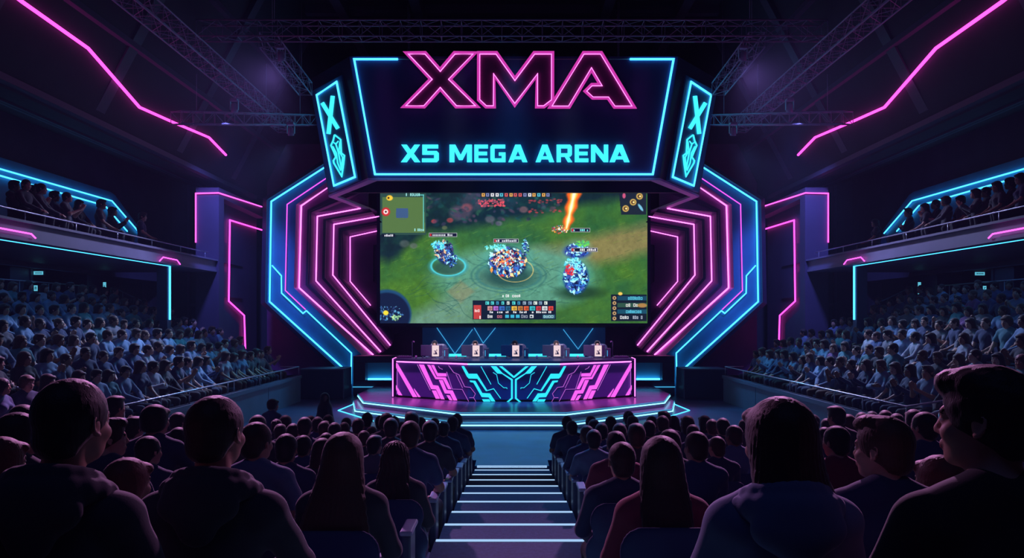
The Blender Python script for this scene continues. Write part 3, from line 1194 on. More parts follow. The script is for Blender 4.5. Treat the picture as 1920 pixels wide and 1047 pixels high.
# plinths beside the stage with lit recesses
for s, nm in ((-1, 'left'), (1, 'right')):
    a, b = P(mx(662, s), 668, 26.2), P(mx(760, s), 745, 26.2)
    g = empty('stage_wing', ((a.x + b.x) / 2, 26.2, 0))
    tag(g, 'low dark plinth with a glowing cyan recess at the %s end of the desk' % nm, 'plinth', 'stage wing plinths')
    x0, x1 = sorted((a.x, b.x))
    zt = P(0, 668, 26.2).z
    ia, ib = P(mx(685, s), 681, 26.2), P(mx(738, s), 714, 26.2)
    u0, u1 = sorted((ia.x, ib.x))
    m = MB()
    m.box((x0, 26.2, ia.z), (x1, 27.0, zt)).box((x0, 26.2, 0), (x1, 27.0, ib.z)).box((x0, 26.2, ib.z), (u0, 27.0, ia.z)).box((u1, 26.2, ib.z), (x1, 27.0, ia.z))
    m.build('plinth_body', M_navy, g, bevel=.02)
    MB().box((u0, 26.6, ib.z), (u1, 26.7, ia.z)).build('recess_back', mat('recess_panel', (.10, .38, .60), .5), g)
    MB().box((u0 + .03, 26.48, ib.z), (u1 - .03, 26.56, ib.z + .05)).build('light_strip', emit('recess_cyan', (.05, .46, .85), 5.0), g)
    m = MB().tube([(x0, 26.12, ib.z - .22), (x1, 26.12, ib.z - .22)], .018, 5)
    m.build('base_light_line', E_cthin, g)
    # low block between the side stand and the arch
    a, b = P(mx(563, s), 692, 25.2), P(mx(645, s), 752, 25.2)
    x0, x1 = sorted((a.x, b.x))
    o = MB().box((x0, 25.2, 0), (x1, 26.4, a.z)).build('low_barrier_block', M_navy, bevel=.02)
    m = MB().box((x0, 25.17, a.z - .04), (x1, 25.2, a.z)).box((x0 if s > 0 else x1 - .03, 25.17, 0), (x0 + .03 if s > 0 else x1, 25.2, a.z))
    m.build('edge_trim', M_parapet, o)
    tag(o, 'low dark barrier block between the %s stand end and the arch foot' % nm, 'barrier', 'low barrier blocks')

# backdrop panel behind the desk with crossing light lines
g = empty('stage_backdrop', (.05, 27.6, 0))
tag(g, 'blue backdrop panel with crossing light lines behind the players under the screen', 'backdrop')
a, b = P(792, 614, 27.6), P(1135, 700, 27.6)
MB().box((a.x, 27.6, .3), (b.x, 27.75, a.z)).build('panel', M_blueface, g)
MB().box((a.x, 27.5, a.z - .01), (b.x, 27.8, a.z + .05)).build('top_rail', M_navy, g)
for seg in (((819, 615), (853, 664), (886, 618)), ((889, 615), (906, 644), (929, 615)), ((1056, 618), (1084, 655), (1112, 616)), ((1120, 616), (1140, 640)), ((738, 640), (752, 664))):
    if seg[0][0] in (1120, 738):
        continue
    MB().tube([P(x, y, 27.57) for x, y in seg], .014, 5).build('light_line', E_cthin, g)
a, b = P(835, 669, 26.6), P(1096, 661, 26.6)
MB().box((a.x, 26.6, a.z - .25), (b.x, 26.75, a.z)).build('ledge', M_navy, g)
MB().box((a.x, 26.62, a.z), (b.x, 26.72, a.z + .09)).build('ledge_light', emit('ledge_cyan', (.03, .50, .85), 2.6), g)

# ---------------------------------------------------------------- stage tiers
def mirpoly(left):
    """left half (px,d) ground outline -> full polygon of XY"""
    L = [((px - 960) / F * d, d) for px, d in left]
    R = [((2 * STAGE_C - px - 960) / F * d, d) for px, d in left]
    return L + R[::-1]

def floorpt(px, py, z):
    d = (z - EYE) * F / (600 - py)
    return ((px - 960) / F * d, d)

stg = empty('stage_platform', (.05, 21, 0))
tag(stg, 'two step angular stage platform with white cyan edge lights under the desk', 'stage')
def tier(zb, zt, left, name):
    L = [floorpt(px, py, zt) for px, py in left]
    back = 27.2
    L = [(L[0][0], back)] + L
    c = 2 * (STAGE_C - 960) / F
    R = [(c * y - x, y) for x, y in L]
    poly = L + R[::-1]
    MB().prism([Vector((x, y, zb)) for x, y in poly], (0, 0, zt - zb)).build(name, [M_stage], stg)
    return L, R
L1, R1 = tier(0, .18, [(664, 752), (667, 767), (866, 793)], 'lower_step')
L2, R2 = tier(.18, .36, [(672, 739), (682, 752), (866, 773.5)], 'upper_deck')
def edge_lights(L, R, z, r, m, name):
    pts = [Vector((x, y, z)) for x, y in L[1:]] + [Vector((x, y, z)) for x, y in R[:0:-1]]
    pts = [Vector((p.x * 1.001, p.y - .02, p.z)) for p in pts]
    pts = [Vector((p.x + (-.015 if p.x < 0 else .015), p.y, p.z)) for p in pts]
    MB().tube(pts, r, 6).build(name, m, stg)
edge_lights(L2, R2, .30, .015, E_cy2, 'edge_light')
edge_lights(L2, R2, .352, .007, E_cthin, 'edge_light')
edge_lights(L1, R1, .175, .009, E_cthin, 'edge_light')
edge_lights(L1, R1, .115, .016, E_cy2, 'edge_light')
for s, nm in ((-1, 'left'), (1, 'right')):
    pts = [(690, 747), (634, 770), (700, 790)]
    q = []
    for a, b in pts:
        x, y = floorpt(mx(a, s), b, .012)
        q.append((x, y, .012))
    o = MB().tube(q, .014, 5).build('floor_light_line', E_cy)
    tag(o, 'cyan arrow shaped light line on the floor at the %s corner of the stage' % nm, 'neon light', 'floor light arrows')

# ---------------------------------------------------------------- the players' desk
DA = 21.1
desk = empty('players_desk', (.05, 22, .36))
tag(desk, 'long angular esports desk with glowing magenta and cyan circuit front', 'desk')
zb, zt = .36, .36 + 1.10
gl = [((742 - 960) / F * 22.4, 22.4), ((877 - 960) / F * DA, DA)]
gr = [((2 * STAGE_C - 877 - 960) / F * DA, DA), ((2 * STAGE_C - 742 - 960) / F * 22.4, 22.4)]
front = gl + gr
def inset(poly, dy):
    return [(x, y + dy) for x, y in poly]
body = front + [(gr[1][0], 23.2), (gl[0][0], 23.2)]
MB().prism([Vector((x, y, zb + .06)) for x, y in body], (0, 0, zt - zb - .06)).build('desk_body', M_deskface, desk)
base = inset(front, .06) + [(gr[1][0] - .05, 23.1), (gl[0][0] + .05, 23.1)]
MB().prism([Vector((x, y, zb)) for x, y in base], (0, 0, .06)).build('kick_base', M_black, desk)
top = [(gl[0][0] - .09, 22.33), (gl[1][0] - .02, DA - .10), (gr[0][0] + .02, DA - .10), (gr[1][0] + .09, 22.33), (gr[1][0] + .09, 23.3), (gl[0][0] - .09, 23.3)]
MB().prism([Vector((x, y, zt)) for x, y in top], (0, 0, .055)).build('desktop', M_navy, desk, bevel=.012)
for q, sg in ((gl[0], -1), (gr[1], 1)):
    MB().box((min(q[0] + sg * .03, q[0] + sg * .11), 22.30, zb), (max(q[0] + sg * .03, q[0] + sg * .11), 23.25, zt + .055)).build('side_panel', M_navy, desk)
# facets
FAC = []
for (p, q) in ((gl[0], gl[1]), (gl[1], gr[0]), (gr[0], gr[1])):
    t = Vector((q[0] - p[0], q[1] - p[1], 0)).normalized()
    n = Vector((t.y, -t.x, 0))
    FAC.append((Vector((p[0], p[1], 0)), n, p[0], q[0]))
def on_desk(px, py, k, off=.004):
    pt, n, _, _ = FAC[k]
    p = hit(px, py, pt + n * off, n)
    return p
def cut_halfplane(poly, x, keep_left):
    out = []
    for i in range(len(poly)):
        a, b = poly[i], poly[(i + 1) % len(poly)]
        ia = (a[0] <= x) == keep_left
        ib = (b[0] <= x) == keep_left
        if ia:
            out.append(a)
        if ia != ib:
            t = (x - a[0]) / (b[0] - a[0])
            out.append((x, a[1] + t * (b[1] - a[1])))
    return out
SEAML, SEAMR = 877.0, 2 * STAGE_C - 877
def desk_poly(poly, m, name, h=.012):
    """poly in frame pixels, split over the facets"""
    mb = MB()
    got = False
    parts = [(cut_halfplane(poly, SEAML, True), 0), (cut_halfplane(cut_halfplane(poly, SEAML, False), SEAMR, True), 1), (cut_halfplane(poly, SEAMR, False), 2)]
    for pl, k in parts:
        if len(pl) < 3:
            continue
        n = FAC[k][1]
        q = [on_desk(a, b, k, .002) for a, b in pl]
        mb.prism(q, n * h)
        got = True
    if got:
        mb.build(name, m, desk)
cr = lambda pts: [(730 + a / 8, 660 + b / 8) for a, b in pts]
mags = [[(103, 170), (120, 170), (420, 680), (355, 680), (105, 240)],
        [(103, 500), (195, 655), (140, 650), (103, 560)],
        [(372, 550), (470, 680), (435, 680), (375, 570)],
        [(445, 190), (520, 195), (655, 500), (735, 510), (830, 715), (775, 710), (705, 565), (630, 560)],
        [(640, 580), (700, 580), (760, 705), (700, 705)],
        [(570, 195), (615, 200), (705, 380), (845, 385), (930, 560), (885, 560), (810, 415), (695, 410)],
        [(630, 200), (670, 200), (725, 320), (855, 325), (860, 370), (720, 370)],
        [(745, 425), (800, 425), (860, 575), (950, 580), (1020, 730), (965, 730), (915, 630), (835, 625)],
        [(860, 650), (905, 655), (950, 730), (905, 725)]]
cyans = [[(1085, 215), (1120, 215), (1190, 330), (1315, 330), (1475, 588), (1448, 590), (1320, 405), (1190, 402), (1165, 370)],
         [(1203, 430), (1290, 435), (1395, 620), (1510, 625), (1590, 745), (1530, 745), (1490, 685), (1385, 680), (1260, 462), (1215, 455)],
         [(1390, 712), (1500, 712), (1520, 748), (1412, 748)]]
thinm = [([(420, 190), (615, 580)], 6), ([(860, 300), (945, 560), (1095, 565), (1190, 745)], 5), ([(735, 215), (755, 245), (800, 265)], 5), ([(1000, 340), (1100, 545)], 4),
         ([(890, 205), (965, 310), (1045, 345), (1130, 525), (1215, 535), (1290, 630), (1265, 690), (1200, 690)], 6), ([(1265, 690), (1300, 750)], 5)]
thinc = [([(1470, 582), (1565, 555), (1670, 700)], 11), ([(1375, 220), (1525, 490)], 10), ([(1555, 310), (1610, 345), (1635, 470), (1715, 540), (1762, 540), (1765, 558)], 8)]
mirr = lambda pl: [(2 * STAGE_C - a, b) for a, b in pl]
for pl, m, nm in [(p, E_cmag, 'magenta_inlay') for p in mags] + [(p, E_ccy, 'cyan_inlay') for p in cyans]:
    q = cr(pl)
    desk_poly(q, m, nm)
    desk_poly(mirr(q), m, nm)
for arr, m, nm in ((thinm, E_mthin, 'thin_light_line'), (thinc, E_ccy, 'thin_light_line')):
    for pl, w in arr:
        q = cr(ribbon(pl, w))
        desk_poly(q, m, nm, .008)
        desk_poly(mirr(q), m, nm, .008)
# centre emblem: outer arms, stems and inner V
ya = cr([(1520, 215), (1605, 218), (1700, 322), (1852, 412), (1852, 703), (1795, 750), (1760, 750), (1825, 695), (1825, 427), (1690, 332), (1618, 325)])
desk_poly(ya, E_ccy, 'centre_emblem')
desk_poly(mirr(ya), E_ccy, 'centre_emblem')
vi = cr([(1645, 218), (1695, 218), (1868, 365), (1868, 395), (1850, 385)])
vi = [(min(a, STAGE_C), b) for a, b in vi]
desk_poly(vi, E_ccy, 'centre_emblem')
desk_poly(mirr(vi), E_ccy, 'centre_emblem')
# frame lines of the desk front
def desk_line(pts, r, m):
    MB().tube(pts, r, 6).build('edge_light', m, desk)
E_dl = emit('desk_line_pale', (.75, .55, 1.0), 1.6)
zl = P(0, 683.2, DA).z
fl = [Vector((gl[0][0] + .03, gl[0][1] - .03, zl)), Vector((gl[1][0], DA - .03, zl)), Vector((gr[0][0], DA - .03, zl)), Vector((gr[1][0] - .03, gr[1][1] - .03, zl))]
desk_line(fl[:2], .018, E_pk2)
desk_line(fl[1:3], .018, E_cy2)
desk_line(fl[2:], .018, E_pk2)
for q, sg in ((gl[0], -1), (gr[1], 1)):
    x = q[0] + sg * .07
    desk_line([Vector((x, 22.28, zb + .03)), Vector((x, 22.28, zt + .05)), Vector((x, 22.9, zt + .06))], .014, E_pk2)
    x = q[0] - sg * .06
    desk_line([Vector((x, 22.30, zb + .10)), Vector((x, 22.30, zl - .04))], .009, E_mthin)

# riser that carries the players' chairs
rs = MB().box((-3.5, 23.45, .36), (3.6, 25.6, .70)).build('player_riser', M_navy, bevel=.02)
tag(rs, 'dark raised floor block behind the desk under the player chairs', 'platform')

# ---------------------------------------------------------------- LED screen
SD = 28.3
a, b = P(713, 357, SD), P(1213.5, 606.5, SD)
scr = empty('led_screen', ((a.x + b.x) / 2, SD, b.z))
tag(scr, 'huge wide LED screen showing a green fantasy battle game', 'screen')
MB().box((a.x - .10, SD, b.z - .10), (b.x + .10, SD + .35, a.z + .10)).build('screen_cabinet', M_black, scr, bevel=.02)
fm = MB()
fm.box((a.x - .12, SD - .06, b.z - .12), (a.x, SD + .1, a.z + .12)).box((b.x, SD - .06, b.z - .12), (b.x + .12, SD + .1, a.z + .12))
fm.box((a.x, SD - .06, b.z - .12), (b.x, SD + .1, b.z)).box((a.x, SD - .06, a.z), (b.x, SD + .1, a.z + .12))
fm.build('bezel', M_navy, scr)

def paint():
    NW, NH = 500, 250
    yy, xx = np.mgrid[0:NH, 0:NW].astype(np.float32)
    rng = np.random.RandomState(3)
    def vnoise(sx, sy, seed):
        r = np.random.RandomState(seed)
        gx, gy = int(NW / sx) + 3, int(NH / sy) + 3
        g = r.rand(gy, gx)
        u, v = xx / sx, yy / sy
        i, j = u.astype(int), v.astype(int)
        fu, fv = u - i, v - j
        fu, fv = fu * fu * (3 - 2 * fu), fv * fv * (3 - 2 * fv)
        return (g[j, i] * (1 - fu) + g[j, i + 1] * fu) * (1 - fv) + (g[j + 1, i] * (1 - fu) + g[j + 1, i + 1] * fu) * fv
    fb = lambda s, seed: vnoise(s, s, seed) * .5 + vnoise(s / 2, s / 2, seed + 1) * .3 + vnoise(s / 4, s / 4, seed + 2) * .2
    C = np.zeros((NH, NW, 3), np.float32)
    def rgb(*c):
        return np.array(c, np.float32) / 255.
    def over(col, a):
        nonlocal C
        a = np.clip(a, 0, 1)[..., None]
        C = C * (1 - a) + rgb(*col) * a
    sm = lambda d, w: np.clip(.5 - d / w, 0, 1)
    C[:] = rgb(52, 96, 44)
    over((84, 128, 40), fb(60, 1) * 1.1 - .2)
    over((28, 80, 60), fb(46, 9) * 1.2 - .35)
    # sandy path from the right
    ph = 80 + 45 * np.sin(xx / 180.) 
    over((146, 122, 80), sm(np.abs(yy - (128 - (xx - 330) * .22)) - 22 - 10 * fb(30, 20), 26) * (xx > 210) * np.clip((xx - 210) / 80, 0, 1) * .75)
    # teal stone court in the lower middle
    dd = np.sqrt(((xx - 250) / 150) ** 2 + ((yy - 165) / 62) ** 2)
    over((84, 142, 122), sm(dd - 1, .35) * .95)
    dd2 = (yy - (250 - (xx - 30) * .55))
    over((96, 136, 118), sm(-dd2, 30) * sm(xx - 200, 90) * .95)
    over((126, 120, 88), sm(np.abs(xx - 150) + np.abs(yy - 190) * 1.2 - 26, 8) * .55)
    for k in range(60):
        x0, y0 = rng.uniform(60, 330), rng.uniform(120, 245)
        an, L = rng.uniform(-.7, .9), rng.uniform(10, 34)
        t = (xx - x0) * math.cos(an) + (yy - y0) * math.sin(an)
        q = np.abs(-(xx - x0) * math.sin(an) + (yy - y0) * math.cos(an) + 2 * np.sin(t / 7))
        over((36, 78, 74), sm(q - .5, 1.4) * (np.abs(t) < L) * .55)
    for k in range(420):
        x0, y0 = rng.uniform(0, 500), rng.uniform(60, 250)
        L = rng.uniform(2, 7)
        t = (xx[0] - x0)
        i0, i1, j0, j1 = int(max(0, x0 - 9)), int(min(NW, x0 + 9)), int(max(0, y0 - 6)), int(min(NH, y0 + 6))
        sx, sy = xx[j0:j1, i0:i1], yy[j0:j1, i0:i1]
        an = -.35
        t = (sx - x0) * math.cos(an) + (sy - y0) * math.sin(an)
        q = np.abs(-(sx - x0) * math.sin(an) + (sy - y0) * math.cos(an))
        al = (np.clip(1 - q, 0, 1) * (np.abs(t) < L) * .35)[..., None]
        C[j0:j1, i0:i1] = C[j0:j1, i0:i1] * (1 - al) + rgb(*((116, 150, 60) if k % 2 else (30, 70, 40))) * al
    # dark undergrowth along the top
    edge = 62 - (xx - 60) * .02 + 20 * np.sin(xx / 60.) * .5 - np.clip((xx - 260) * .28, 0, 80) + np.clip((90 - xx) * 1.2, 0, 90) * .7
    over((16, 34, 48), sm(yy - edge - 10 * fb(30, 40), 22) * .95)
    over((24, 62, 58), sm(yy - edge + 6, 30) * (fb(18, 44) * 2 - .9))
    def blob(cx, cy, rx, ry, col, a=1., w=.35, an=0):
        u = (xx - cx) * math.cos(an) + (yy - cy) * math.sin(an)
        v = -(xx - cx) * math.sin(an) + (yy - cy) * math.cos(an)
        over(col, sm(np.sqrt((u / rx) ** 2 + (v / ry) ** 2) - 1, w) * a)
    for (cx, cy, r, col) in ((150, 42, 20, (74, 66, 86)), (175, 20, 24, (52, 60, 78)), (162, 32, 10, (126, 70, 84)), (100, 58, 5, (170, 60, 66)), (45, 100, 9, (70, 84, 84)), (62, 104, 7, (84, 96, 92)), (205, 54, 9, (80, 84, 96)), (222, 62, 6, (96, 110, 116)), (268, 36, 8, (110, 84, 92)), (120, 70, 5, (84, 96, 70)), (130, 56, 6, (150, 62, 70)), (100, 20, 12, (28, 48, 62)), (240, 22, 14, (30, 50, 66))):
        blob(cx, cy, r, r * .75, col, .8, .5)
    for k in range(70):
        cx, cy = rng.uniform(183, 232), rng.uniform(17, 30)
        blob(cx, cy, rng.uniform(1, 3), rng.uniform(1, 2), (200 + rng.randint(40), 80, 96), .9, .5)
    for k in range(40):
        cx, cy = rng.choice([290, 325]) + rng.uniform(-14, 14), rng.choice([20, 38]) + rng.uniform(-4, 4)
        blob(cx, cy, 2.5, 1.5, (180, 62, 70), .6, .6)
    for k in range(150):
        cx, cy = rng.uniform(85, 345), rng.uniform(2, 70)
        if cy > 66 - (cx - 60) * .02 - max(0, (cx - 260) * .28):
            continue
        c = [(30, 84, 80), (22, 60, 72), (44, 92, 70), (70, 60, 92), (18, 38, 52), (96, 66, 92)][rng.randint(6)]
        blob(cx, cy, rng.uniform(2, 7), rng.uniform(1.5, 4), c, .55, .7, rng.uniform(-.8, .8))
    C *= (.90 + .22 * fb(7, 77) + .06 * (rng.rand(NH, NW) - .5))[..., None]
    for (cx, cy, rx, ry) in ((120, 118, 30, 34), (238, 134, 56, 46), (368, 112, 36, 26), (366, 162, 38, 46)):
        q = np.clip(1 - np.sqrt(((xx - cx) / rx) ** 2 + ((yy - cy) / ry) ** 2), 0, 1)
        over((60, 190, 210), q * .55)
    # energy rings and crystal figures
    def ring(cx, cy, rx, ry, col, w, a):
        d = np.abs(np.sqrt(((xx - cx) / rx) ** 2 + ((yy - cy) / ry) ** 2) - 1)
        over(col, np.clip(1 - d / w, 0, 1) * a)
    blob(127, 145, 30, 14, (34, 66, 60), .7, .6)
    ring(127, 142, 32, 18, (80, 220, 236), .10, 1)
    ring(127, 142, 35, 20, (60, 160, 180), .16, .5)
    blob(240, 162, 48, 20, (30, 62, 62), .8, .7)
    ring(240, 160, 60, 26, (52, 110, 112), .10, .7)
    ring(240, 160, 70, 32, (44, 96, 96), .05, .6)
    blob(372, 192, 42, 12, (24, 52, 34), .8, .8)
    def cluster(cx, cy, rx, ry, cols, n, seed, lo=1, hi=4.2):
        r = np.random.RandomState(seed)
        for k in range(n):
            a, q = r.uniform(0, 6.28), math.sqrt(r.rand())
            x0, y0 = cx + math.cos(a) * q * rx, cy + math.sin(a) * q * ry
            rr = r.uniform(lo, hi)
            i0, i1, j0, j1 = int(max(0, x0 - 8)), int(min(NW, x0 + 8)), int(max(0, y0 - 8)), int(min(NH, y0 + 8))
            sx, sy = xx[j0:j1, i0:i1] - x0, yy[j0:j1, i0:i1] - y0
            an = r.uniform(0, 3.14)
            u, v = sx * math.cos(an) + sy * math.sin(an), -sx * math.sin(an) + sy * math.cos(an)
            al = (np.clip(rr - np.abs(u) - np.abs(v) * 1.9, 0, 1))[..., None]
            C[j0:j1, i0:i1] = C[j0:j1, i0:i1] * (1 - al) + rgb(*cols[r.randint(len(cols))]) * al
    BL = [(28, 52, 120), (52, 110, 200), (120, 220, 240), (20, 30, 70), (70, 90, 170), (180, 240, 250)]
    HOT = [(220, 70, 60), (240, 150, 70), (28, 40, 80), (250, 220, 150), (150, 50, 80), (90, 140, 200), (220, 230, 240)]
    blob(120, 118, 16, 22, (24, 40, 84), 1, .3, -.4)
    cluster(118, 112, 17, 20, BL + [(60, 60, 110), (150, 100, 130), (220, 180, 140)], 150, 5, 1.5, 6)
    cluster(108, 103, 14, 8, [(120, 230, 240), (60, 190, 220)], 60, 6, 1, 5)
    cluster(132, 130, 12, 14, BL, 110, 15)
    blob(238, 135, 34, 28, (26, 34, 66), 1, .35)
    cluster(238, 134, 36, 28, BL + BL + HOT, 330, 7, 1.5, 6.5)
    cluster(232, 126, 20, 16, HOT, 200, 8)
    cluster(272, 106, 6, 16, BL, 60, 9)
    cluster(215, 106, 22, 5, [(130, 240, 230), (80, 200, 210)], 60, 10)
    ring(252, 150, 34, 22, (250, 210, 120), .05, .7)
    blob(368, 114, 24, 13, (36, 56, 150), .9, .5)
    cluster(368, 113, 22, 13, BL + [(40, 60, 160)], 130, 11, 1.5, 5)
    cluster(378, 100, 14, 6, [(110, 210, 80), (70, 180, 110)], 70, 12)
    cluster(336, 73, 16, 8, HOT, 120, 13, 1, 3)
    blob(366, 164, 23, 30, (24, 60, 140), 1, .3)
    cluster(366, 164, 22, 30, BL, 230, 14, 1.5, 6.5)
    cluster(362, 140, 18, 14, [(150, 240, 250), (90, 210, 240)], 120, 16)
    cluster(355, 150, 9, 10, [(230, 60, 60), (200, 40, 60)], 60, 17)
    # fire beam
    t = (yy - 0) / 72.
    cx = 364 - 16 * t
    wd = 11 - 5.5 * t + 2 * np.sin(yy / 4.) + 3 * fb(14, 50)
    over((232, 92, 30), sm(np.abs(xx - cx) - wd, 5) * (yy < 74))
    over((255, 190, 80), sm(np.abs(xx - cx) - wd * .5, 4) * (yy < 74))
    over((255, 244, 210), sm(np.abs(xx - cx) - wd * .22, 3) * (yy < 72))
    # overlays
    def rect(x0, y0, x1, y1, col, a=1.):
        C[int(y0):int(y1), int(x0):int(x1)] = C[int(y0):int(y1), int(x0):int(x1)] * (1 - a) + rgb(*col) * a
    def marks(x0, y0, x1, y1, col, seed, step=5, fill=.7):
        r = np.random.RandomState(seed)
        x = x0
        while x < x1 - 2:
            w = r.randint(2, step)
            if r.rand() < fill:
                h0 = r.randint(0, 2)
                rect(x, y0 + h0, x + w, y1, col, .9)
                if y1 - y0 > 4 and w > 2:
                    rect(x + 1, y0 + h0 + 1, x + w - 1, y1 - 1, (20, 26, 40), .8)
            x += w + 1
    rect(0, 6, 86, 84, (44, 74, 70), .9)
    m = (xx > 3) & (xx < 80 + yy * .05) & (yy > 12) & (yy < 80)
    C[m] = C[m] * .3 + rgb(96, 126, 62) * .7
    rect(30, 34, 52, 52, (52, 78, 140), .8)
    blob(10, 40, 8, 8, (196, 40, 48)); blob(10, 40, 4.5, 4.5, (240, 220, 220)); blob(10, 40, 2, 2, (60, 20, 30))
    blob(17, 14, 6, 5, (240, 190, 60)); blob(15, 14, 2, 2, (60, 40, 20))
    ring(41, 44, 12, 10, (60, 80, 150), .1, .4)
    rect(80, 8, 82, 76, (90, 190, 190), .8); rect(62, 8, 82, 10, (90, 190, 190), .8)
    rect(2, 82, 28, 88, (18, 24, 44), .9); marks(4, 83, 26, 87, (220, 220, 235), 1)
    marks(48, 4, 80, 11, (150, 220, 220), 2)
    marks(60, 72, 84, 77, (150, 220, 220), 22)
    rect(188, 4, 321, 13, (22, 24, 44), .9)
    r = np.random.RandomState(8)
    for k in range(15):
        rect(190 + k * 8.7, 5, 196 + k * 8.7, 12, [(214, 90, 84), (230, 230, 235), (80, 190, 210), (230, 170, 80), (120, 130, 180)][r.randint(5)], .9)
        rect(192 + k * 8.7, 7, 194 + k * 8.7, 10, (24, 26, 44), .7)
    for (x0, y0, w, c) in ((92, 81, 51, (220, 225, 235)), (213, 92, 45, (220, 225, 235)), (358, 72, 34, (120, 230, 230)), (358, 109, 48, (230, 230, 235))):
        rect(x0 - 1, y0 - 1, x0 + w + 1, y0 + 7, (170, 170, 185), .8)
        rect(x0, y0, x0 + w, y0 + 6, (20, 22, 50), 1)
        marks(x0 + 3, y0 + 1, x0 + w - 2, y0 + 5, c, x0, 4, .85)
        rect(x0 + 1, y0 + 1, x0 + 4, y0 + 5, (220, 60, 60), .9)
    m = (xx > 448 + (yy - 20) * .1) & (yy > 4) & (yy < 46) & (xx < 498)
    C[m] = C[m] * .1 + rgb(24, 30, 52) * .9
    for cx, cy in ((485, 11), (473, 22), (459, 34)):
        blob(cx, cy, 6, 6, (220, 180, 90)); blob(cx, cy, 4, 4, (80, 52, 40)); blob(cx + 1, cy, 2, 2, (240, 220, 140))
    blob(487, 32, 2.5, 8, (110, 180, 210), 1, .4, -.6); blob(456, 10, 3, 5, (190, 80, 120))
    blob(12, 232, 46, 46, (30, 70, 110), 1, .08); blob(12, 234, 43, 42, (18, 30, 62), 1, .08)
    cluster(16, 230, 26, 14, [(60, 110, 170), (90, 160, 200), (40, 60, 110)], 90, 31)
    blob(10, 230, 5, 4.5, (240, 210, 60)); cluster(30, 240, 9, 6, [(180, 220, 160), (100, 160, 120)], 30, 32)
    rect(173, 207, 329, 243, (16, 24, 44), .96)
    rect(175, 216, 189, 242, (190, 62, 60), .95); marks(177, 224, 188, 229, (250, 220, 220), 41); marks(176, 235, 189, 242, (250, 240, 240), 42, 5)
    r = np.random.RandomState(5)
    pal = [(80, 210, 210), (220, 230, 220), (120, 150, 180), (60, 150, 190), (150, 170, 190)]
    for k in range(12):
        rect(197 + k * 10, 209, 202 + k * 10 + r.randint(3), 215, pal[r.randint(5)], .9)
        rect(198 + k * 10, 211, 200 + k * 10, 214, (20, 40, 60), .6)
    big = [(214, 150, 150), (190, 110, 220), (60, 110, 200), (40, 100, 140), (240, 190, 70), (200, 130, 60), (230, 96, 50), (60, 190, 200), (210, 60, 70), (220, 226, 230), (230, 70, 60)]
    for k, c in enumerate(big):
        x0 = 201 + k * 11.4
        rect(x0, 218, x0 + 9.5, 226, c, .9)
        blob(x0 + 4.5, 222, 3, 2.6, tuple(int(q * .5) for q in c), .6, .6)
        marks(x0, 227, x0 + 9.5, 231, (225, 228, 235), 60 + k, 4)
    marks(201, 234, 214, 240, (230, 230, 235), 71, 5, .95); marks(216, 234, 231, 240, (200, 110, 130), 72, 5, .95)
    for k in range(3):
        rect(234 + k * 10, 234, 241 + k * 10, 240, (60, 180, 215), .9)
    marks(264, 234, 276, 240, (150, 160, 180), 73); rect(280, 234, 287, 240, (225, 230, 235), .9); marks(281, 235, 287, 239, (30, 40, 60), 74)
    marks(291, 235, 300, 240, (150, 180, 210), 75); rect(304, 234, 327, 241, (52, 100, 120), .9); marks(306, 235, 326, 240, (160, 210, 220), 76, 5, .9)
    marks(229, 196, 264, 201, (235, 238, 240), 77, 5, .8)
    rect(432, 196, 499, 246, (18, 26, 46), .95)
    rect(444, 199, 499, 207, (24, 66, 92)); rect(444, 212, 499, 220, (44, 78, 66)); rect(444, 224, 499, 232, (24, 72, 96))
    for k in range(5):
        blob(438, 202 + k * 9.6, 3.4, 3.4, (200, 160, 110)); blob(438, 202 + k * 9.6, 1.6, 1.6, (50, 40, 40))
    marks(464, 200, 490, 206, (90, 200, 230), 81, 5, .95); marks(460, 213, 484, 219, (230, 230, 225), 82, 5, .95); marks(460, 225, 492, 231, (90, 200, 230), 83, 5, .95)
    marks(449, 236, 466, 242, (225, 228, 235), 84, 5, .95); marks(470, 236, 496, 242, (170, 180, 200), 85, 4, .6)
    blob(490, 216, 9, 4, (190, 130, 70), .8); blob(449, 194, 4, 3, (230, 190, 90))
    # filmic edge fall-off belongs to the picture on the panel; slight saturation trim
    return np.clip(C, 0, 1)

IMG = paint()
NH_, NW_ = IMG.shape[:2]
gx = np.linspace(a.x, b.x, NW_ + 1)
gz = np.linspace(a.z, b.z, NH_ + 1)
GX, GZ = np.meshgrid(gx, gz)
V_ = np.stack([GX.ravel(), np.full(GX.size, SD - .015), GZ.ravel()], 1)
ii, jj = np.meshgrid(np.arange(NW_), np.arange(NH_))
i0 = (jj * (NW_ + 1) + ii).ravel()
Fq = np.stack([i0, i0 + NW_ + 1, i0 + NW_ + 2, i0 + 1], 1)
me = bpy.data.meshes.new('display')
me.vertices.add(len(V_)); me.vertices.foreach_set('co', V_.ravel())
me.loops.add(Fq.size); me.loops.foreach_set('vertex_index', Fq.ravel())
me.polygons.add(len(Fq)); me.polygons.foreach_set('loop_start', np.arange(0, Fq.size, 4))
me.update()
ca = me.color_attributes.new('picture', 'FLOAT_COLOR', 'CORNER')
lin = np.where(IMG <= .04045, IMG / 12.92, ((IMG + .055) / 1.055) ** 2.4).reshape(-1, 3)
cc = np.ones((len(Fq) * 4, 4), np.float32)
cc[:, :3] = np.repeat(lin, 4, axis=0)
ca.data.foreach_set('color', cc.ravel())
mm = bpy.data.materials.new('screen_picture')
mm.use_nodes = True
nt = mm.node_tree
nt.nodes.clear()
at = nt.nodes.new('ShaderNodeAttribute'); at.attribute_name = 'picture'
em = nt.nodes.new('ShaderNodeEmission'); em.inputs['Strength'].default_value = 1.3
ou = nt.nodes.new('ShaderNodeOutputMaterial')
nt.links.new(at.outputs['Color'], em.inputs['Color']); nt.links.new(em.outputs[0], ou.inputs['Surface'])
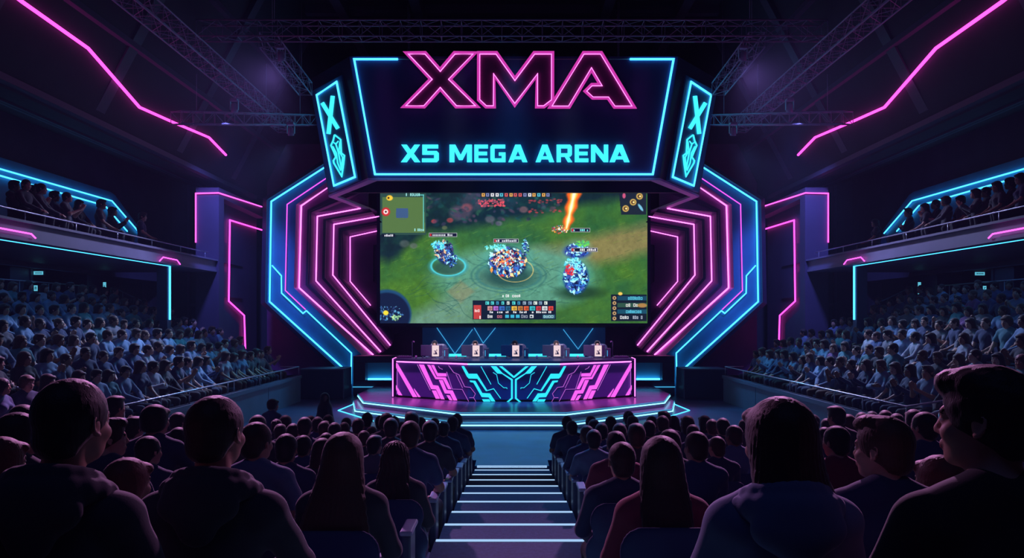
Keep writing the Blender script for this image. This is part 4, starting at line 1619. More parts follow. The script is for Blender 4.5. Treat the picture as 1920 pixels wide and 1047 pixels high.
me.materials.append(mm)
disp = bpy.data.objects.new('display', me)
COL.objects.link(disp)
disp.parent = scr
disp.matrix_parent_inverse = scr.matrix_basis.inverted()

# ---------------------------------------------------------------- marquee sign
mq = empty('marquee_sign', (.05, 25, EYE + 4.2))
tag(mq, 'angular hanging marquee with three big pink neon letters above a cyan title line', 'sign')
FT = [P(655, 106, 23.4), P(690, 334, 24.0), P(2 * STAGE_C - 690, 334, 24.0), P(2 * STAGE_C - 655, 106, 23.4)]
FN = (FT[1] - FT[0]).cross(FT[3] - FT[0]).normalized()
if FN.y > 0:
    FN = -FN
FP = FT[1]
def mface(px, py, off=0.0):
    return hit(px, py, FP + FN * off, FN)
# body: front plate, angled side plates, soffit, rear
def both(px, py, d):
    return [P(mx(px, -1), py, d), P(mx(px, 1), py, d)]
SFb, SFt = both(616, 366, 26.4), both(580, 150, 26.0)
SBb = both(712, 402, 29.0)
MB().prism([FT[0], FT[1], FT[2], FT[3]], -FN * .25).build('front_panel', M_signface, mq)
for k, s in ((0, -1), (1, 1)):
    fb_, ft_ = (FT[1], FT[0]) if s < 0 else (FT[2], FT[3])
    q = [ft_, fb_, SFb[k], SFt[k]]
    n = (q[1] - q[0]).cross(q[3] - q[0]).normalized()
    if n.y > 0:
        n = -n
    MB().prism(q, -n * .2).build('side_panel', M_navy, mq)
    # sign box on the side face
    c4 = [P(mx(640, s), 141, 23.95), P(mx(672, s), 338, 24.25), P(mx(617, s), 361, 25.9), P(mx(583, s), 172, 25.6)]
    pn = (c4[1] - c4[0]).cross(c4[3] - c4[0]).normalized()
    if pn.y > 0:
        pn = -pn
    sg = MB().prism(c4, -pn * .18).build('side_sign', M_blueface, mq)
    pp0 = c4[0]
    fp = lambda px, py, o=.0: hit(mx(px, s), py, pp0 + pn * o, pn)
    nb_ = [(631, 153.5), (593.5, 178.5), (626, 348.5), (665.5, 332)]
    MB().tube([fp(x, y, .03) for x, y in nb_], .034, 6, closed=True).build('neon_border', E_cy, sg)
    def gly(poly, name, m=E_cyS):
        MB().prism([fp(x, y, .002) for x, y in poly], pn * .03).build(name, m, sg)
    cz = lambda pts: [(580 + x / 4.76, 140 + y / 4.76) for x, y in pts]
    if s < 0:
        gly(cz(ribbon([(118, 252), (258, 482)], 31)), 'letter_stroke')
        gly(cz(ribbon([(212, 190), (174, 530)], 32)), 'letter_stroke')
    else:
        # readable X seen from the other side keeps its own slant
        gly(cz(ribbon([(118, 252), (258, 482)], 31)), 'letter_stroke')
        gly(cz(ribbon([(212, 190), (174, 530)], 32)), 'letter_stroke')
    sh = [(228, 537), (282, 580), (288, 700), (316, 722), (308, 800), (292, 908), (222, 790), (218, 768), (240, 735), (222, 690), (196, 632), (216, 590)]
    gly(cz(ribbon(sh + [sh[0]], 9)), 'shield_emblem')
    gly(cz(ribbon([(236, 610), (262, 690), (292, 850)], 7)), 'shield_emblem')
    gly(cz(ribbon([(212, 640), (244, 700), (256, 790), (284, 858)], 6)), 'shield_emblem')
    gly(cz(ribbon([(276, 600), (268, 680), (300, 740), (290, 850)], 6)), 'shield_emblem')
    gly(cz(ribbon([(218, 604), (240, 622), (262, 592)], 6)), 'shield_emblem')
# recessed soffit inside a violet lip
sof = [FT[1], FT[2], SFb[1], SBb[1], SBb[0], SFb[0]]
zc_ = EYE + 5.02
m = MB()
rc = [Vector((p.x * .97, 26.4 + (p.y - 26.4) * .97, zc_)) for p in sof]
m.add(rc + [p + Vector((0, 0, .12)) for p in rc], [(0, 5, 4, 3, 2, 1), (6, 7, 8, 9, 10, 11)] + [(i, (i + 1) % 6, 6 + (i + 1) % 6, 6 + i) for i in range(6)])
m.build('soffit', M_navy, mq)
lip = sof
inn = [p + (Vector((.05, 26.4, p.z)) - p).normalized() * .30 for p in sof]
m = MB()
vs = lip + inn + [p - Vector((0, 0, .07)) for p in lip] + [p - Vector((0, 0, .07)) for p in inn]
fs = []
for i in range(6):
    j = (i + 1) % 6
    fs += [(12 + i, 12 + j, 18 + j, 18 + i), (i, 12 + i, 12 + j, j), (6 + i, 6 + j, 18 + j, 18 + i), (i, j, 6 + j, 6 + i)]
m.add([Vector(v) for v in vs], [tuple(reversed(f)) for f in fs])
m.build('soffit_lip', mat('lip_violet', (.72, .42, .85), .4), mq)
rear = [SFt[0], SFb[0], SFb[1], SFt[1]]
top_ = [FT[0], FT[3], SFt[1], SFt[0]]
m = MB().prism([SFt[0] + Vector((.3, .05, 0)), SFb[0] + Vector((.3, .05, .1)), SFb[1] + Vector((-.3, .05, .1)), SFt[1] + Vector((-.3, .05, 0))], (0, .15, 0))
m.build('rear_panel', M_navy, mq)
for x in (-3.4, 3.5):
    MB().tube([(x, 24.6, EYE + 7.5), (x, 24.6, 13.15)], .05, 6).build('hanging_rod', M_truss, mq)
# neon frame of the front
tr = [(746, 111), (664, 111), (703, 327), (2 * STAGE_C - 703, 327), (2 * STAGE_C - 664, 111), (2 * STAGE_C - 746, 111)]
MB().tube([mface(x, y, .04) for x, y in tr], .036, 6).build('neon_frame', E_cy, mq)
MB().tube([mface(746, 111, .02), mface(2 * STAGE_C - 746, 111, .02)], .012, 5).build('dim_tube', M_metal, mq)

# XMA letters
LX = [(765.7, 101.4), (796.8, 101.4), (825.5, 134), (853, 101.4), (887, 101.4), (841, 148.8), (891.5, 198.5), (856, 198.5), (825.5, 164), (794.7, 198.5), (761, 198.5), (810.4, 148.8)]
LM = [(899.5, 101.4), (930, 101.4), (965.4, 151.2), (1002.5, 101.4), (1034, 101.4), (1034, 187.3), (1019.3, 198.5), (1008, 198.5), (1008, 138.5), (965.2, 194), (925.5, 138.5), (925, 198.5), (912, 198.5), (899.5, 186.7)]
LA = [(1095, 101.4), (1126, 101.4), (1185, 199), (1153, 199), (1141, 182), (1112, 182), (1100, 171), (1110, 161), (1129, 161), (1109, 127), (1066, 199), (1035, 199)]
M_lface = mat('letter_face', (.16, .03, .14), .5)
for nm, poly in (('letter_x', LX), ('letter_m', LM), ('letter_a', LA)):
    outr = offset_poly(poly, 5.0)
    lg = MB().prism([mface(x, y, .06) for x, y in outr], FN * .10).build(nm, M_lface, mq)
    n = len(poly)
    m = MB()
    o0 = [mface(x, y, .165) for x, y in outr]
    in0 = [mface(x, y, .165) for x, y in offset_poly(poly, 1.0)]
    vs = o0 + in0 + [p + FN * .05 for p in o0] + [p + FN * .05 for p in in0]
    fs = []
    for i in range(n):
        j = (i + 1) % n
        fs += [(2 * n + i, 2 * n + j, 3 * n + j, 3 * n + i), (i, 2 * n + i, 2 * n + j, j), (n + i, n + j, 3 * n + j, 3 * n + i)]
    m.add(vs, fs)
    m.build('lit_edge_band', E_band, lg)
    MB().tube([mface(x, y, .20) for x, y in poly], .0125, 6, closed=True).build('neon_tube', E_pk2, lg)

# X5 MEGA ARENA: block letters
def G(pts_list, x0, x1, y0=271.5, y1=304.5):
    return [[(x0 + u * (x1 - x0), y1 - v * (y1 - y0)) for u, v in pts] for pts in pts_list]
T_ = .24
gly_ = {
    'X': [[(0, 0), (.30, 0), (.5, .30), (.70, 0), (1, 0), (.66, .5), (.98, 1), (.70, 1), (.5, .70), (.30, 1), (.02, 1), (.34, .5)]],
    '5': [[(0, 0), (.88, 0), (1, .12), (1, .52), (.88, .64), (.30, .64), (.30, .78), (.96, .78), (.96, 1), (.02, 1), (.02, .42), (.72, .42), (.72, .22), (0, .22)]],
    'M': [[(0, 0), (.22, 0), (.22, .62), (.42, .12), (.58, .12), (.78, .62), (.78, 0), (1, 0), (1, 1), (.74, 1), (.5, .42), (.26, 1), (0, 1)]],
    'E': [[(0, 0), (1, 0), (1, .22), (.30, .22), (.30, .39), (.94, .39), (.94, .60), (.30, .60), (.30, .78), (1, .78), (1, 1), (0, 1)]],
    'G': [[(.12, 0), (1, 0), (1, .56), (.55, .56), (.55, .37), (.74, .37), (.74, .22), (.28, .22), (.28, .78), (.98, .78), (.98, 1), (.12, 1), (0, .88), (0, .12)]],
    'A': [[(0, 0), (.26, 0), (.50, .62), (.62, .34), (.40, .34), (.33, .16), (.68, .16), (.74, 0), (1, 0), (.64, 1), (.36, 1)]],
    'R': [[(0, 0), (.27, 0), (.27, .30), (.50, .30), (.72, 0), (1, 0), (.76, .32), (.97, .42), (.97, .88), (.85, 1), (0, 1), (0, .50), (.70, .50), (.70, .78), (.27, .78), (.27, .70), (0, .70)]],
    'N': [[(0, 0), (.25, 0), (.25, .60), (.74, 0), (1, 0), (1, 1), (.75, 1), (.75, .40), (.26, 1), (0, 1)]],
}
gly_['R'] = [[(0, 0), (.27, 0), (.27, .30), (.52, .30), (.72, 0), (1, 0), (.78, .31), (.88, .32), (.97, .42), (.97, .88), (.86, 1), (.5, 1), (.5, .78), (.70, .78), (.70, .51), (.27, .51), (.27, .78), (.5, .78), (.5, 1), (0, 1)]]
txt = [('X', 752, 788.5), ('5', 791.5, 823), ('M', 843, 885), ('E', 889.5, 915), ('G', 919.5, 948), ('A', 953, 989), ('A', 1004, 1039), ('R', 1043.5, 1073), ('E', 1077.5, 1103), ('N', 1108, 1140), ('A', 1142.5, 1180)]
for ch, x0, x1 in txt:
    for poly in G(gly_[ch], x0, x1):
        MB().prism([mface(x, y, .03) for x, y in poly], FN * .07).build('lit_letter', E_cyS, mq)
# ================================================================= seating, aisle and crowd
AX = .65
PITCH, RISE = .82, .091
def zstep(k):
    return RISE * k if k <= 12 else RISE * 12 + .17 * (k - 12)
NST = 15
for k in range(0, NST):
    y1 = 13.68 - PITCH * k
    y0 = y1 - PITCH
    z = zstep(k)
    if k:
        o = MB().box((-AX, y0 if k < NST - 1 else -2, -.45), (AX, y1, z)).build('floor_aisle_step', M_carpet)
        struct(o)
    else:
        o = None
    m = MB().box((-AX + .01, y1 - .045, z + .001), (AX - .01, y1 + .004, z + .007)).box((-AX + .01, y1, z - .035), (AX - .01, y1 + .004, z + .001))
    n = m.build('step_light_strip', E_nose)
    ords = ['first', 'second', 'third', 'fourth', 'fifth', 'sixth', 'seventh', 'eighth', 'ninth', 'tenth', 'eleventh', 'twelfth', 'thirteenth', 'fourteenth', 'fifteenth', 'sixteenth', 'seventeenth', 'eighteenth', 'nineteenth', 'twentieth']
    if z < 1.0:
        tag(n, 'white glowing edge strip on the aisle stairs, %s from the stage' % ords[k], 'light strip', 'glowing aisle step edges')
    else:
        tag(n, 'glowing edge strip on the aisle stairs, %s from the stage' % ords[k], 'light strip', 'glowing aisle step edges')
def tierz(k):
    if k <= 11:
        return zstep(k) - .40
    return zstep(k) - .34 if k < 13 else {13: 1.02, 14: 1.22}.get(k, 1.22)
for s, nm in ((-1, 'left'), (1, 'right')):
    m = MB()
    for k in range(1, NST):
        y1 = 13.68 - PITCH * k
        y0 = y1 - PITCH if k < NST - 1 else -2
        a, b_ = sorted((s * (AX + .005), s * 6.9))
        m.box((a, y0, -.45), (b_, y1, tierz(k)))
    struct(m.build('floor_seating_tiers_' + nm, M_tier))

# ---------------------------------------------------------------- side stands
ROWX = [7.70 + .80 * i for i in range(7)]
ROWZ = [EYE - 2.27 + .32 * i for i in range(7)]
for s, nm in ((-1, 'left'), (1, 'right')):
    X = lambda v: s * v
    def bx(mb, x0, y0, z0, x1, y1, z1):
        return mb.box((min(X(x0), X(x1)), y0, z0), (max(X(x0), X(x1)), y1, z1))
    m = MB()
    for i in range(7):
        bx(m, ROWX[i] - .55 + (0 if i else -.10), 2, -.3, ROWX[i] + (.25 if i < 6 else 3.0), 24.5, ROWZ[i])
    struct(m.build('floor_stand_tiers_' + nm, M_tier))
    # parapet wall along the floor
    zt = EYE - 1.82
    m = MB()
    bx(m, 6.95, 2, -.3, 7.02, 24.5, zt)
    m2 = MB()
    bx(m, 6.95, 24.5, 0, 10.2, 24.56, zt)
    bx(m2, 6.90, 2, zt - .10, 7.05, 24.58, zt)
    bx(m2, 6.90, 24.50, zt - .10, 10.2, 24.58, zt)
    for yy in (7.5, 10.2, 12.9, 15.6, 18.3, 21.3):
        bx(m2, 6.94, yy, 0, 6.95, yy + .02, zt - .1)
    o = struct(m.build('wall_parapet_' + nm, M_parapet))
    struct(m2.build('trim_parapet_' + nm, M_parapet))
    g = empty('stand_railing', (X(7.0), 18, zt))
    tag(g, 'thin bright metal railing along the front of the %s side stand' % nm, 'railing', 'side stand railings')
    zr = EYE - 1.545
    MB().tube([(X(7.6), 24.5, zr), (X(7.0), 24.5, zr), (X(7.0), 13.25, zr), (X(8.8), 13.0, zr + .34)], .020, 6).build('handrail', M_metal, g)
    for yy in (24.5, 22.6, 20.7, 18.8, 18.4, 16.2, 14.9, 13.25):
        MB().tube([(X(7.0), yy, zt), (X(7.0), yy, zr)], .013, 5).build('post', M_metal, g)
    g = empty('stand_divider_rail', (X(8.5), 12.9, ROWZ[1]))
    tag(g, 'sloping double handrail dividing the near block of the %s stand' % nm, 'railing')
    for dz in (.02, -.30):
        MB().tube([(X(7.1), 12.75, ROWZ[0] + .62 + dz), (X(12.6), 12.75, ROWZ[6] + .62 + dz)], .02, 6).build('handrail', M_metal, g)
    for q in range(4):
        xx = 7.3 + q * 1.6
        zz = ROWZ[0] + (ROWZ[6] - ROWZ[0]) * (xx - 7.1) / 5.5
        MB().tube([(X(xx), 12.75, zz - .1), (X(xx), 12.75, zz + .64)], .016, 5).build('post', M_metal, g)
    for i in range(7):
        b = MB()
        x = ROWX[i]
        y0 = max(3.0, x * F / 985.0 - .6)
        bx(b, x - .12, y0, ROWZ[i] + .34, x + .20, 24.3, ROWZ[i] + .40)
        g = empty('stand_bench', (X(x), (y0 + 24.3) / 2, ROWZ[i]))
        b.build('seat_board', M_navy, g)
        b = MB()
        bx(b, x + .20, y0, ROWZ[i] + .36, x + .25, 24.3, ROWZ[i] + .74)
        b.build('backrest', M_navy, g)
        b = MB()
        y = y0 + .3
        while y < 24.3:
            bx(b, x, y, ROWZ[i], x + .12, y + .05, ROWZ[i] + .34)
            y += 2.4
        b.build('support', M_black, g)
        tag(g, 'long dark bench seat, %s row of the %s side stand' % (['front', 'second', 'third', 'fourth', 'fifth', 'sixth', 'top'][i], nm), 'bench', 'side stand benches')

# ---------------------------------------------------------------- people kits
KM = ['short', 'crop', 'tex', 'part', 'bowl', 'quiff']
KF = ['long', 'bob', 'mid', 'wavy', 'bun']
KITS = {}
def kit(key):
    if key in KITS:
        return KITS[key]
    sex, pose, yaw, slv = key
    KITS[key] = make_kit(sex, pose, {'c': 0, 'l': .38, 'r': -.38, 'u': .12}[yaw], {'c': -.02, 'l': 0, 'r': .03, 'u': .10}[yaw], KM if sex == 'm' else KF, sleeve=slv, h=.0095, ratio=.16, hratio=.22, hh=.0085)
    return KITS[key]
STAND_KEYS = [('m', 'lap', 'c', 'short'), ('m', 'clasp', 'r', 'long'), ('m', 'cross', 'l', 'long'), ('f', 'clasp', 'c', 'long'), ('f', 'lap', 'l', 'short'), ('f', 'clap', 'u', 'long'), ('m', 'clap', 'u', 'short')]
FLOOR_KEYS = {('m', 'c'): ('m', 'lap', 'c', 'short'), ('m', 'l'): ('m', 'cross', 'l', 'long'), ('m', 'r'): ('m', 'clasp', 'r', 'long'), ('f', 'c'): ('f', 'clasp', 'c', 'long'), ('f', 'l'): ('f', 'lap', 'l', 'short'), ('f', 'r'): ('f', 'clap', 'u', 'long')}

SKIN = [('fair', mat('skin_fair', (.62, .37, .28), .5)), ('tan', mat('skin_tan', (.48, .27, .19), .5)), ('brown', mat('skin_brown', (.28, .15, .10), .5)), ('light', mat('skin_light', (.56, .34, .26), .5))]
HAIRM = [('black', mat('hair_black', (.012, .010, .012), .55, bump=.22, bscale=60, stretch=(6, 6, .6), sheen=.35)), ('dark brown', mat('hair_brown', (.05, .025, .02), .55, bump=.22, bscale=60, stretch=(6, 6, .6), sheen=.35)), ('brown', mat('hair_midbrown', (.10, .05, .035), .55, bump=.22, bscale=60, stretch=(6, 6, .6), sheen=.35)), ('auburn', mat('hair_auburn', (.17, .045, .035), .55, bump=.22, bscale=60, stretch=(6, 6, .6), sheen=.3))]
SH = {'pale blue': (.26, .42, .66), 'light grey': (.34, .38, .48), 'slate blue': (.14, .22, .38), 'navy': (.04, .06, .14), 'teal': (.07, .24, .30), 'steel blue': (.18, .32, .52), 'charcoal': (.05, .055, .075), 'purple': (.22, .10, .28), 'wine red': (.30, .04, .08), 'black': (.02, .022, .03), 'dark blue': (.05, .09, .22), 'grey': (.16, .17, .21)}
SHM = {k: mat('cloth_' + k.replace(' ', '_'), v, .85, bump=.06, bscale=220, sheen=.3) for k, v in SH.items()}
TRM = [mat('denim_dark', (.04, .06, .12), .85), mat('trousers_black', (.02, .022, .03), .85), mat('trousers_brown', (.10, .07, .06), .85), mat('trousers_grey', (.09, .09, .11), .85)]
HN = {'short': 'short hair', 'crop': 'cropped hair', 'tex': 'messy hair', 'part': 'parted hair', 'bowl': 'bowl cut', 'quiff': 'quiff', 'long': 'long hair', 'bob': 'bob', 'mid': 'straight hair', 'wavy': 'wavy hair', 'bun': 'hair bun', 'afro': 'curly hair'}
ROWN = ['front', 'second', 'third', 'fourth', 'fifth', 'sixth', 'top']

rnd = random.Random(11)
PEOPLE = []   # dicts: d, loc, rz, sc, kit, style, colours, label, group
used_labels = set()

# --- stands
for s, nm in ((-1, 'left'), (1, 'right')):
    for i in range(7):
        x = ROWX[i]
        y = x * F / 970.0
        y = max(y, 10.6)
        idx = 0
        y += rnd.uniform(0, .4)
        while y < 24.0:
            skip = rnd.random() < .03
            if 12.45 < y < 13.1:
                y = 13.1 + rnd.uniform(0, .2)
            if not skip:
                sex = 'm' if rnd.random() < .56 else 'f'
                key = rnd.choice([k for k in STAND_KEYS if k[0] == sex])
                style = rnd.choice(['short', 'crop', 'tex', 'part', 'bowl', 'short', 'tex'] if sex == 'm' else ['long', 'bob', 'mid', 'wavy', 'bun', 'bob', 'mid'])
                col = rnd.choice(['pale blue', 'light grey', 'slate blue', 'steel blue', 'slate blue', 'teal', 'navy', 'navy', 'dark blue', 'dark blue', 'charcoal', 'slate blue', 'steel blue'] + (['purple'] if rnd.random() < .25 else ['grey']))
                if s > 0 and i == 5 and abs(y - 19.2) < .4:
                    col = 'purple'
                hm = rnd.choice([0, 0, 0, 1, 1, 2])
                turn = rnd.uniform(-.10, .45)
                idx += 1
                lab = 'person in %s %s, %s %s, %s stand %s row, %s from edge' % (col, 'top' if key[3] == 'long' else 'shirt', HAIRM[hm][0].replace('dark brown', 'brown'), HN[style], nm, ROWN[i], ords[idx - 1] if idx <= 20 else 'last')
                PEOPLE.append(dict(d=y, loc=(s * (x + rnd.uniform(-.05, .05)), y, ROWZ[i]), rz=s * (math.pi / 2 + turn), sc=rnd.uniform(.98, 1.08), key=key, style=style, cols=(rnd.choice(SKIN)[1], HAIRM[hm][1], SHM[col], rnd.choice(TRM)), label=lab, group='crowd in the %s side stand' % nm, stand=True))
            y += rnd.uniform(.54, .66)
# --- balconies
for s, nm in ((-1, 'left'), (1, 'right')):
    pxs = ([28, 50, 62, 79, 103, 127, 149, 191, 212, 268] if s < 0 else [1702, 1733, 1753, 1772, 1800, 1828, 1847, 1868, 1893, 1912, 1640])
    for n_, px in enumerate(pxs):
        xx = 10.35 if n_ % 2 else 10.6
        d = xx * F / abs(px - 960)
        sex = 'm' if rnd.random() < .6 else 'f'
        key = rnd.choice([k for k in STAND_KEYS if k[0] == sex])
        style = rnd.choice(['short', 'tex', 'bowl', 'part'] if sex == 'm' else ['bob', 'mid', 'bun'])
        col = rnd.choice(['navy', 'charcoal', 'black', 'charcoal', 'navy'])
        PEOPLE.append(dict(d=d, loc=(s * xx, d, EYE + 1.66), rz=s * (math.pi / 2 + rnd.uniform(-.5, .1)), sc=rnd.uniform(.95, 1.04), key=key, style=style, cols=(rnd.choice(SKIN)[1], HAIRM[0][1], SHM[col], TRM[1]), label='person in %s top with %s on the %s balcony, %s from picture edge' % (col, HN[style], nm, ords[(n_ if s < 0 else len(pxs) - 2 - n_) % len(ords)]), group='people on the %s balcony' % nm, stand=True))

# --- floor crowd: (px, py of the crown, head width in px, style, shirt, hair index, turn)
FL = [
 (863, 775.4, 18, 'short', 'navy', 0, 'c'), (849, 781, 21, 'short', 'dark blue', 0, 'c'), (832.5, 789, 24, 'crop', 'navy', 0, 'c'), (809.8, 788, 30, 'short', 'charcoal', 0, 'c'), (778.7, 788.8, 38, 'short', 'dark blue', 1, 'c'),
 (815, 784, 14, 'short', 'charcoal', 1, 'c'), (789, 782, 13, 'short', 'navy', 0, 'c'), (771.6, 772.7, 26, 'tex', 'charcoal', 0, 'l'), (753.6, 790, 18, 'crop', 'navy', 0, 'c'), (733.5, 783.5, 27, 'short', 'charcoal', 0, 'c'), (739, 779.5, 16, 'bun', 'navy', 1, 'c'), (713.5, 779, 19, 'short', 'slate blue', 0, 'c'), (725, 775, 14, 'bowl', 'charcoal', 0, 'c'), (697.5, 803, 22, 'bob', 'charcoal', 1, 'c'), (689, 773.4, 18, 'short', 'purple', 0, 'c'), (672, 784, 25, 'short', 'charcoal', 0, 'c'),
 (650, 783, 20, 'short', 'navy', 0, 'c'), (646, 791, 18, 'crop', 'navy', 1, 'c'), (628, 792, 25, 'short', 'navy', 0, 'c'), (616, 777.5, 18, 'short', 'slate blue', 0, 'c'), (608, 790, 16, 'quiff', 'charcoal', 1, 'c'), (596, 781.5, 17.5, 'short', 'dark blue', 0, 'c'), (584, 779, 15, 'crop', 'charcoal', 1, 'r'), (572, 781, 25, 'crop', 'navy', 0, 'c'), (550, 794, 23, 'short', 'charcoal', 0, 'c'), (536, 779, 20, 'bowl', 'dark blue', 0, 'c'), (519, 785, 14, 'bun', 'charcoal', 0, 'c'), (525.6, 796, 21, 'tex', 'navy', 0, 'c'), (484, 778, 31, 'short', 'charcoal', 0, 'c'),
 (537.6, 813, 35, 'short', 'navy', 0, 'c'), (570, 815, 31, 'crop', 'dark blue', 0, 'c'), (612, 811.5, 26, 'short', 'slate blue', 0, 'c'), (605, 821.5, 38, 'bob', 'charcoal', 1, 'c'), (682.7, 817, 25, 'short', 'charcoal', 1, 'c'), (702.8, 817, 27, 'tex', 'grey', 0, 'r'),
 (335.5, 773, 27, 'short', 'navy', 0, 'r'), (317.5, 783, 20, 'crop', 'charcoal', 0, 'c'), (335.5, 800, 32, 'crop', 'charcoal', 0, 'c'), (293.5, 759, 38, 'bowl', 'navy', 0, 'r'), (290, 806, 30, 'mid', 'charcoal', 1, 'r'), (252, 782, 33, 'tex', 'dark blue', 0, 'r'), (216, 743, 34, 'tex', 'charcoal', 0, 'r'), (355, 785, 22, 'short', 'navy', 0, 'c'), (280, 817, 46, 'short', 'navy', 0, 'r'), (45, 758, 46, 'bob', 'charcoal', 0, 'r'), (8, 750, 26, 'mid', 'slate blue', 1, 'r'), (372, 776, 22, 'short', 'navy', 0, 'c'), (430, 783, 26, 'short', 'charcoal', 1, 'c'), (455, 800, 24, 'crop', 'navy', 0, 'c'),
 (1059, 780, 20, 'short', 'navy', 0, 'c'), (1071.6, 789, 21, 'short', 'dark blue', 0, 'l'), (1091, 796.7, 25, 'crop', 'navy', 1, 'l'), (1104, 805, 32, 'short', 'slate blue', 0, 'c'), (1107.7, 781, 14, 'tex', 'charcoal', 1, 'c'), (1113.4, 786, 17, 'short', 'navy', 0, 'c'), (1127.7, 792.7, 25, 'short', 'dark blue', 0, 'c'), (1145, 780.6, 23, 'short', 'charcoal', 0, 'c'), (1161.5, 793, 28, 'short', 'navy', 1, 'c'), (1155, 810, 40, 'tex', 'wine red', 0, 'c'), (1178, 770, 14, 'bun', 'charcoal', 1, 'c'), (1186, 780.6, 22, 'tex', 'navy', 0, 'c'), (1193, 795, 36, 'tex', 'charcoal', 1, 'c'),
 (1221.8, 781, 16, 'bowl', 'navy', 0, 'c'), (1217, 787.5, 23, 'crop', 'charcoal', 0, 'c'), (1244.7, 771.5, 22, 'tex', 'purple', 0, 'l'), (1242, 779, 18, 'short', 'charcoal', 1, 'c'), (1262.5, 779.5, 18, 'mid', 'navy', 0, 'c'), (1236.7, 796.7, 20, 'tex', 'charcoal', 0, 'c'), (1255, 806, 42, 'bowl', 'charcoal', 1, 'c'), (1288, 779.5, 22, 'bob', 'navy', 0, 'l'), (1285, 785, 18, 'short', 'charcoal', 1, 'l'), (1298.6, 796.7, 24, 'bowl', 'navy', 0, 'c'), (1304, 808.7, 38, 'short', 'dark blue', 1, 'l'), (1320, 779, 24, 'bob', 'slate blue', 0, 'l'), (1354.7, 783.5, 27, 'short', 'navy', 0, 'c'), (1348, 793, 24, 'bowl', 'charcoal', 0, 'c'), (1343.3, 817, 35, 'crop', 'navy', 1, 'l'), (1375, 797, 34, 'short', 'slate blue', 1, 'l'), (1335, 786, 17, 'short', 'navy', 1, 'c'),
 (1524, 778, 22, 'tex', 'charcoal', 0, 'l'), (1549, 784, 16, 'crop', 'navy', 0, 'c'), (1567, 762, 24, 'tex', 'charcoal', 0, 'l'), (1578, 773, 26, 'bob', 'navy', 0, 'c'), (1590, 777, 25, 'bob', 'charcoal', 1, 'c'), (1566, 798, 42, 'short', 'wine red', 0, 'l'), (1615, 773, 17, 'short', 'navy', 0, 'c'), (1634, 771, 20, 'short', 'charcoal', 0, 'c'), (1659, 769, 22, 'short', 'dark blue', 1, 'c'), (1712, 767.5, 34, 'mid', 'charcoal', 0, 'c'), (1731, 772, 38, 'short', 'dark blue', 0, 'l'), (1750, 785, 22, 'crop', 'charcoal', 1, 'l'), (1680, 775, 22, 'short', 'navy', 0, 'c'), (1503, 790, 24, 'short', 'navy', 0, 'c'), (1395, 786, 22, 'short', 'charcoal', 0, 'c'), (1545, 800, 26, 'crop', 'navy', 0, 'c'),
]
HEROES = []
rows_seen = {}
FLP = []
for (px, py, w, st, col, hi, tn) in FL:
    hw = {'short': .172, 'crop': .165, 'tex': .18, 'part': .176, 'quiff': .172, 'bowl': .195, 'bob': .215, 'mid': .215, 'long': .20, 'wavy': .21, 'bun': .17}[st]
    d = F * hw * 1.10 / w
    d = min(d, 13.35)
    k = max(1, min(12, round((13.68 - d) / PITCH - .38)))
    d = 13.68 - PITCH * (k + .42)
    if k == 1 and d > 12.5:
        pass
    FLP.append([px, py, d, k, st, col, hi, tn])
# neighbours in one row keep a seat width between them
FLP.sort(key=lambda q: -q[2])
placed = []
for q in FLP:
    best = None
    for dk in (0, -1, 1, -2, 2):
        k = q[3] + dk
        if not 1 <= k <= 12:
            continue
        d = 13.68 - PITCH * (k + .42)
        x = (q[0] - 960) / F * d
        gap = min([abs(x - o[0]) for o in placed if o[1] == k] + [9])
        c = abs(dk) * .22 + max(0, .44 - gap) * 3
        if best is None or c < best[0]:
            best = (c, k, d, x)
    q[3], q[2] = best[1], best[2]
    placed.append((best[3], best[1]))
cnt = {}
for (px, py, d, k, st, col, hi, tn) in sorted(FLP, key=lambda q: (q[3], abs(q[0] - 960))):
    side = 'left' if px < 960 else 'right'
    c = cnt[(k, side)] = cnt.get((k, side), 0) + 1
    sex = 'f' if st in ('bob', 'mid', 'long', 'wavy', 'bun') else 'm'
    key = FLOOR_KEYS[(sex, tn)]
    X_ = (px - 960) / F * d
    ztop = EYE + (600 - py) / F * d
    z = tierz(k)
    sc = (ztop - z) / 1.335
    z_use = z
    if sc > 1.16:
        sc_ = 1.16
    elif sc < .92:
        sc_ = .92
    else:
        sc_ = sc
    # the seat carries any rest of the difference
    z_use = max(z, ztop - 1.335 * sc_) if sc_ != sc else z
    X_ = math.copysign(max(abs(X_), .92), X_)
    X_ = max(-6.6, min(6.6, X_))
    lab = 'person in %s top, %s %s, %s row %s of aisle, %s seat out' % (col, HAIRM[hi][0].replace('dark brown', 'brown'), HN[st], ords[k - 1], side, ords[c - 1])
    PEOPLE.append(dict(d=d, loc=(X_, d, z_use), rz=rnd.uniform(-.05, .05), sc=sc_, key=key, style=st, cols=(rnd.choice(SKIN)[1], HAIRM[hi][1], SHM[col], TRM[1]), label=lab, group='audience seated on the arena floor', stand=False, k=k, side=side, c=c))

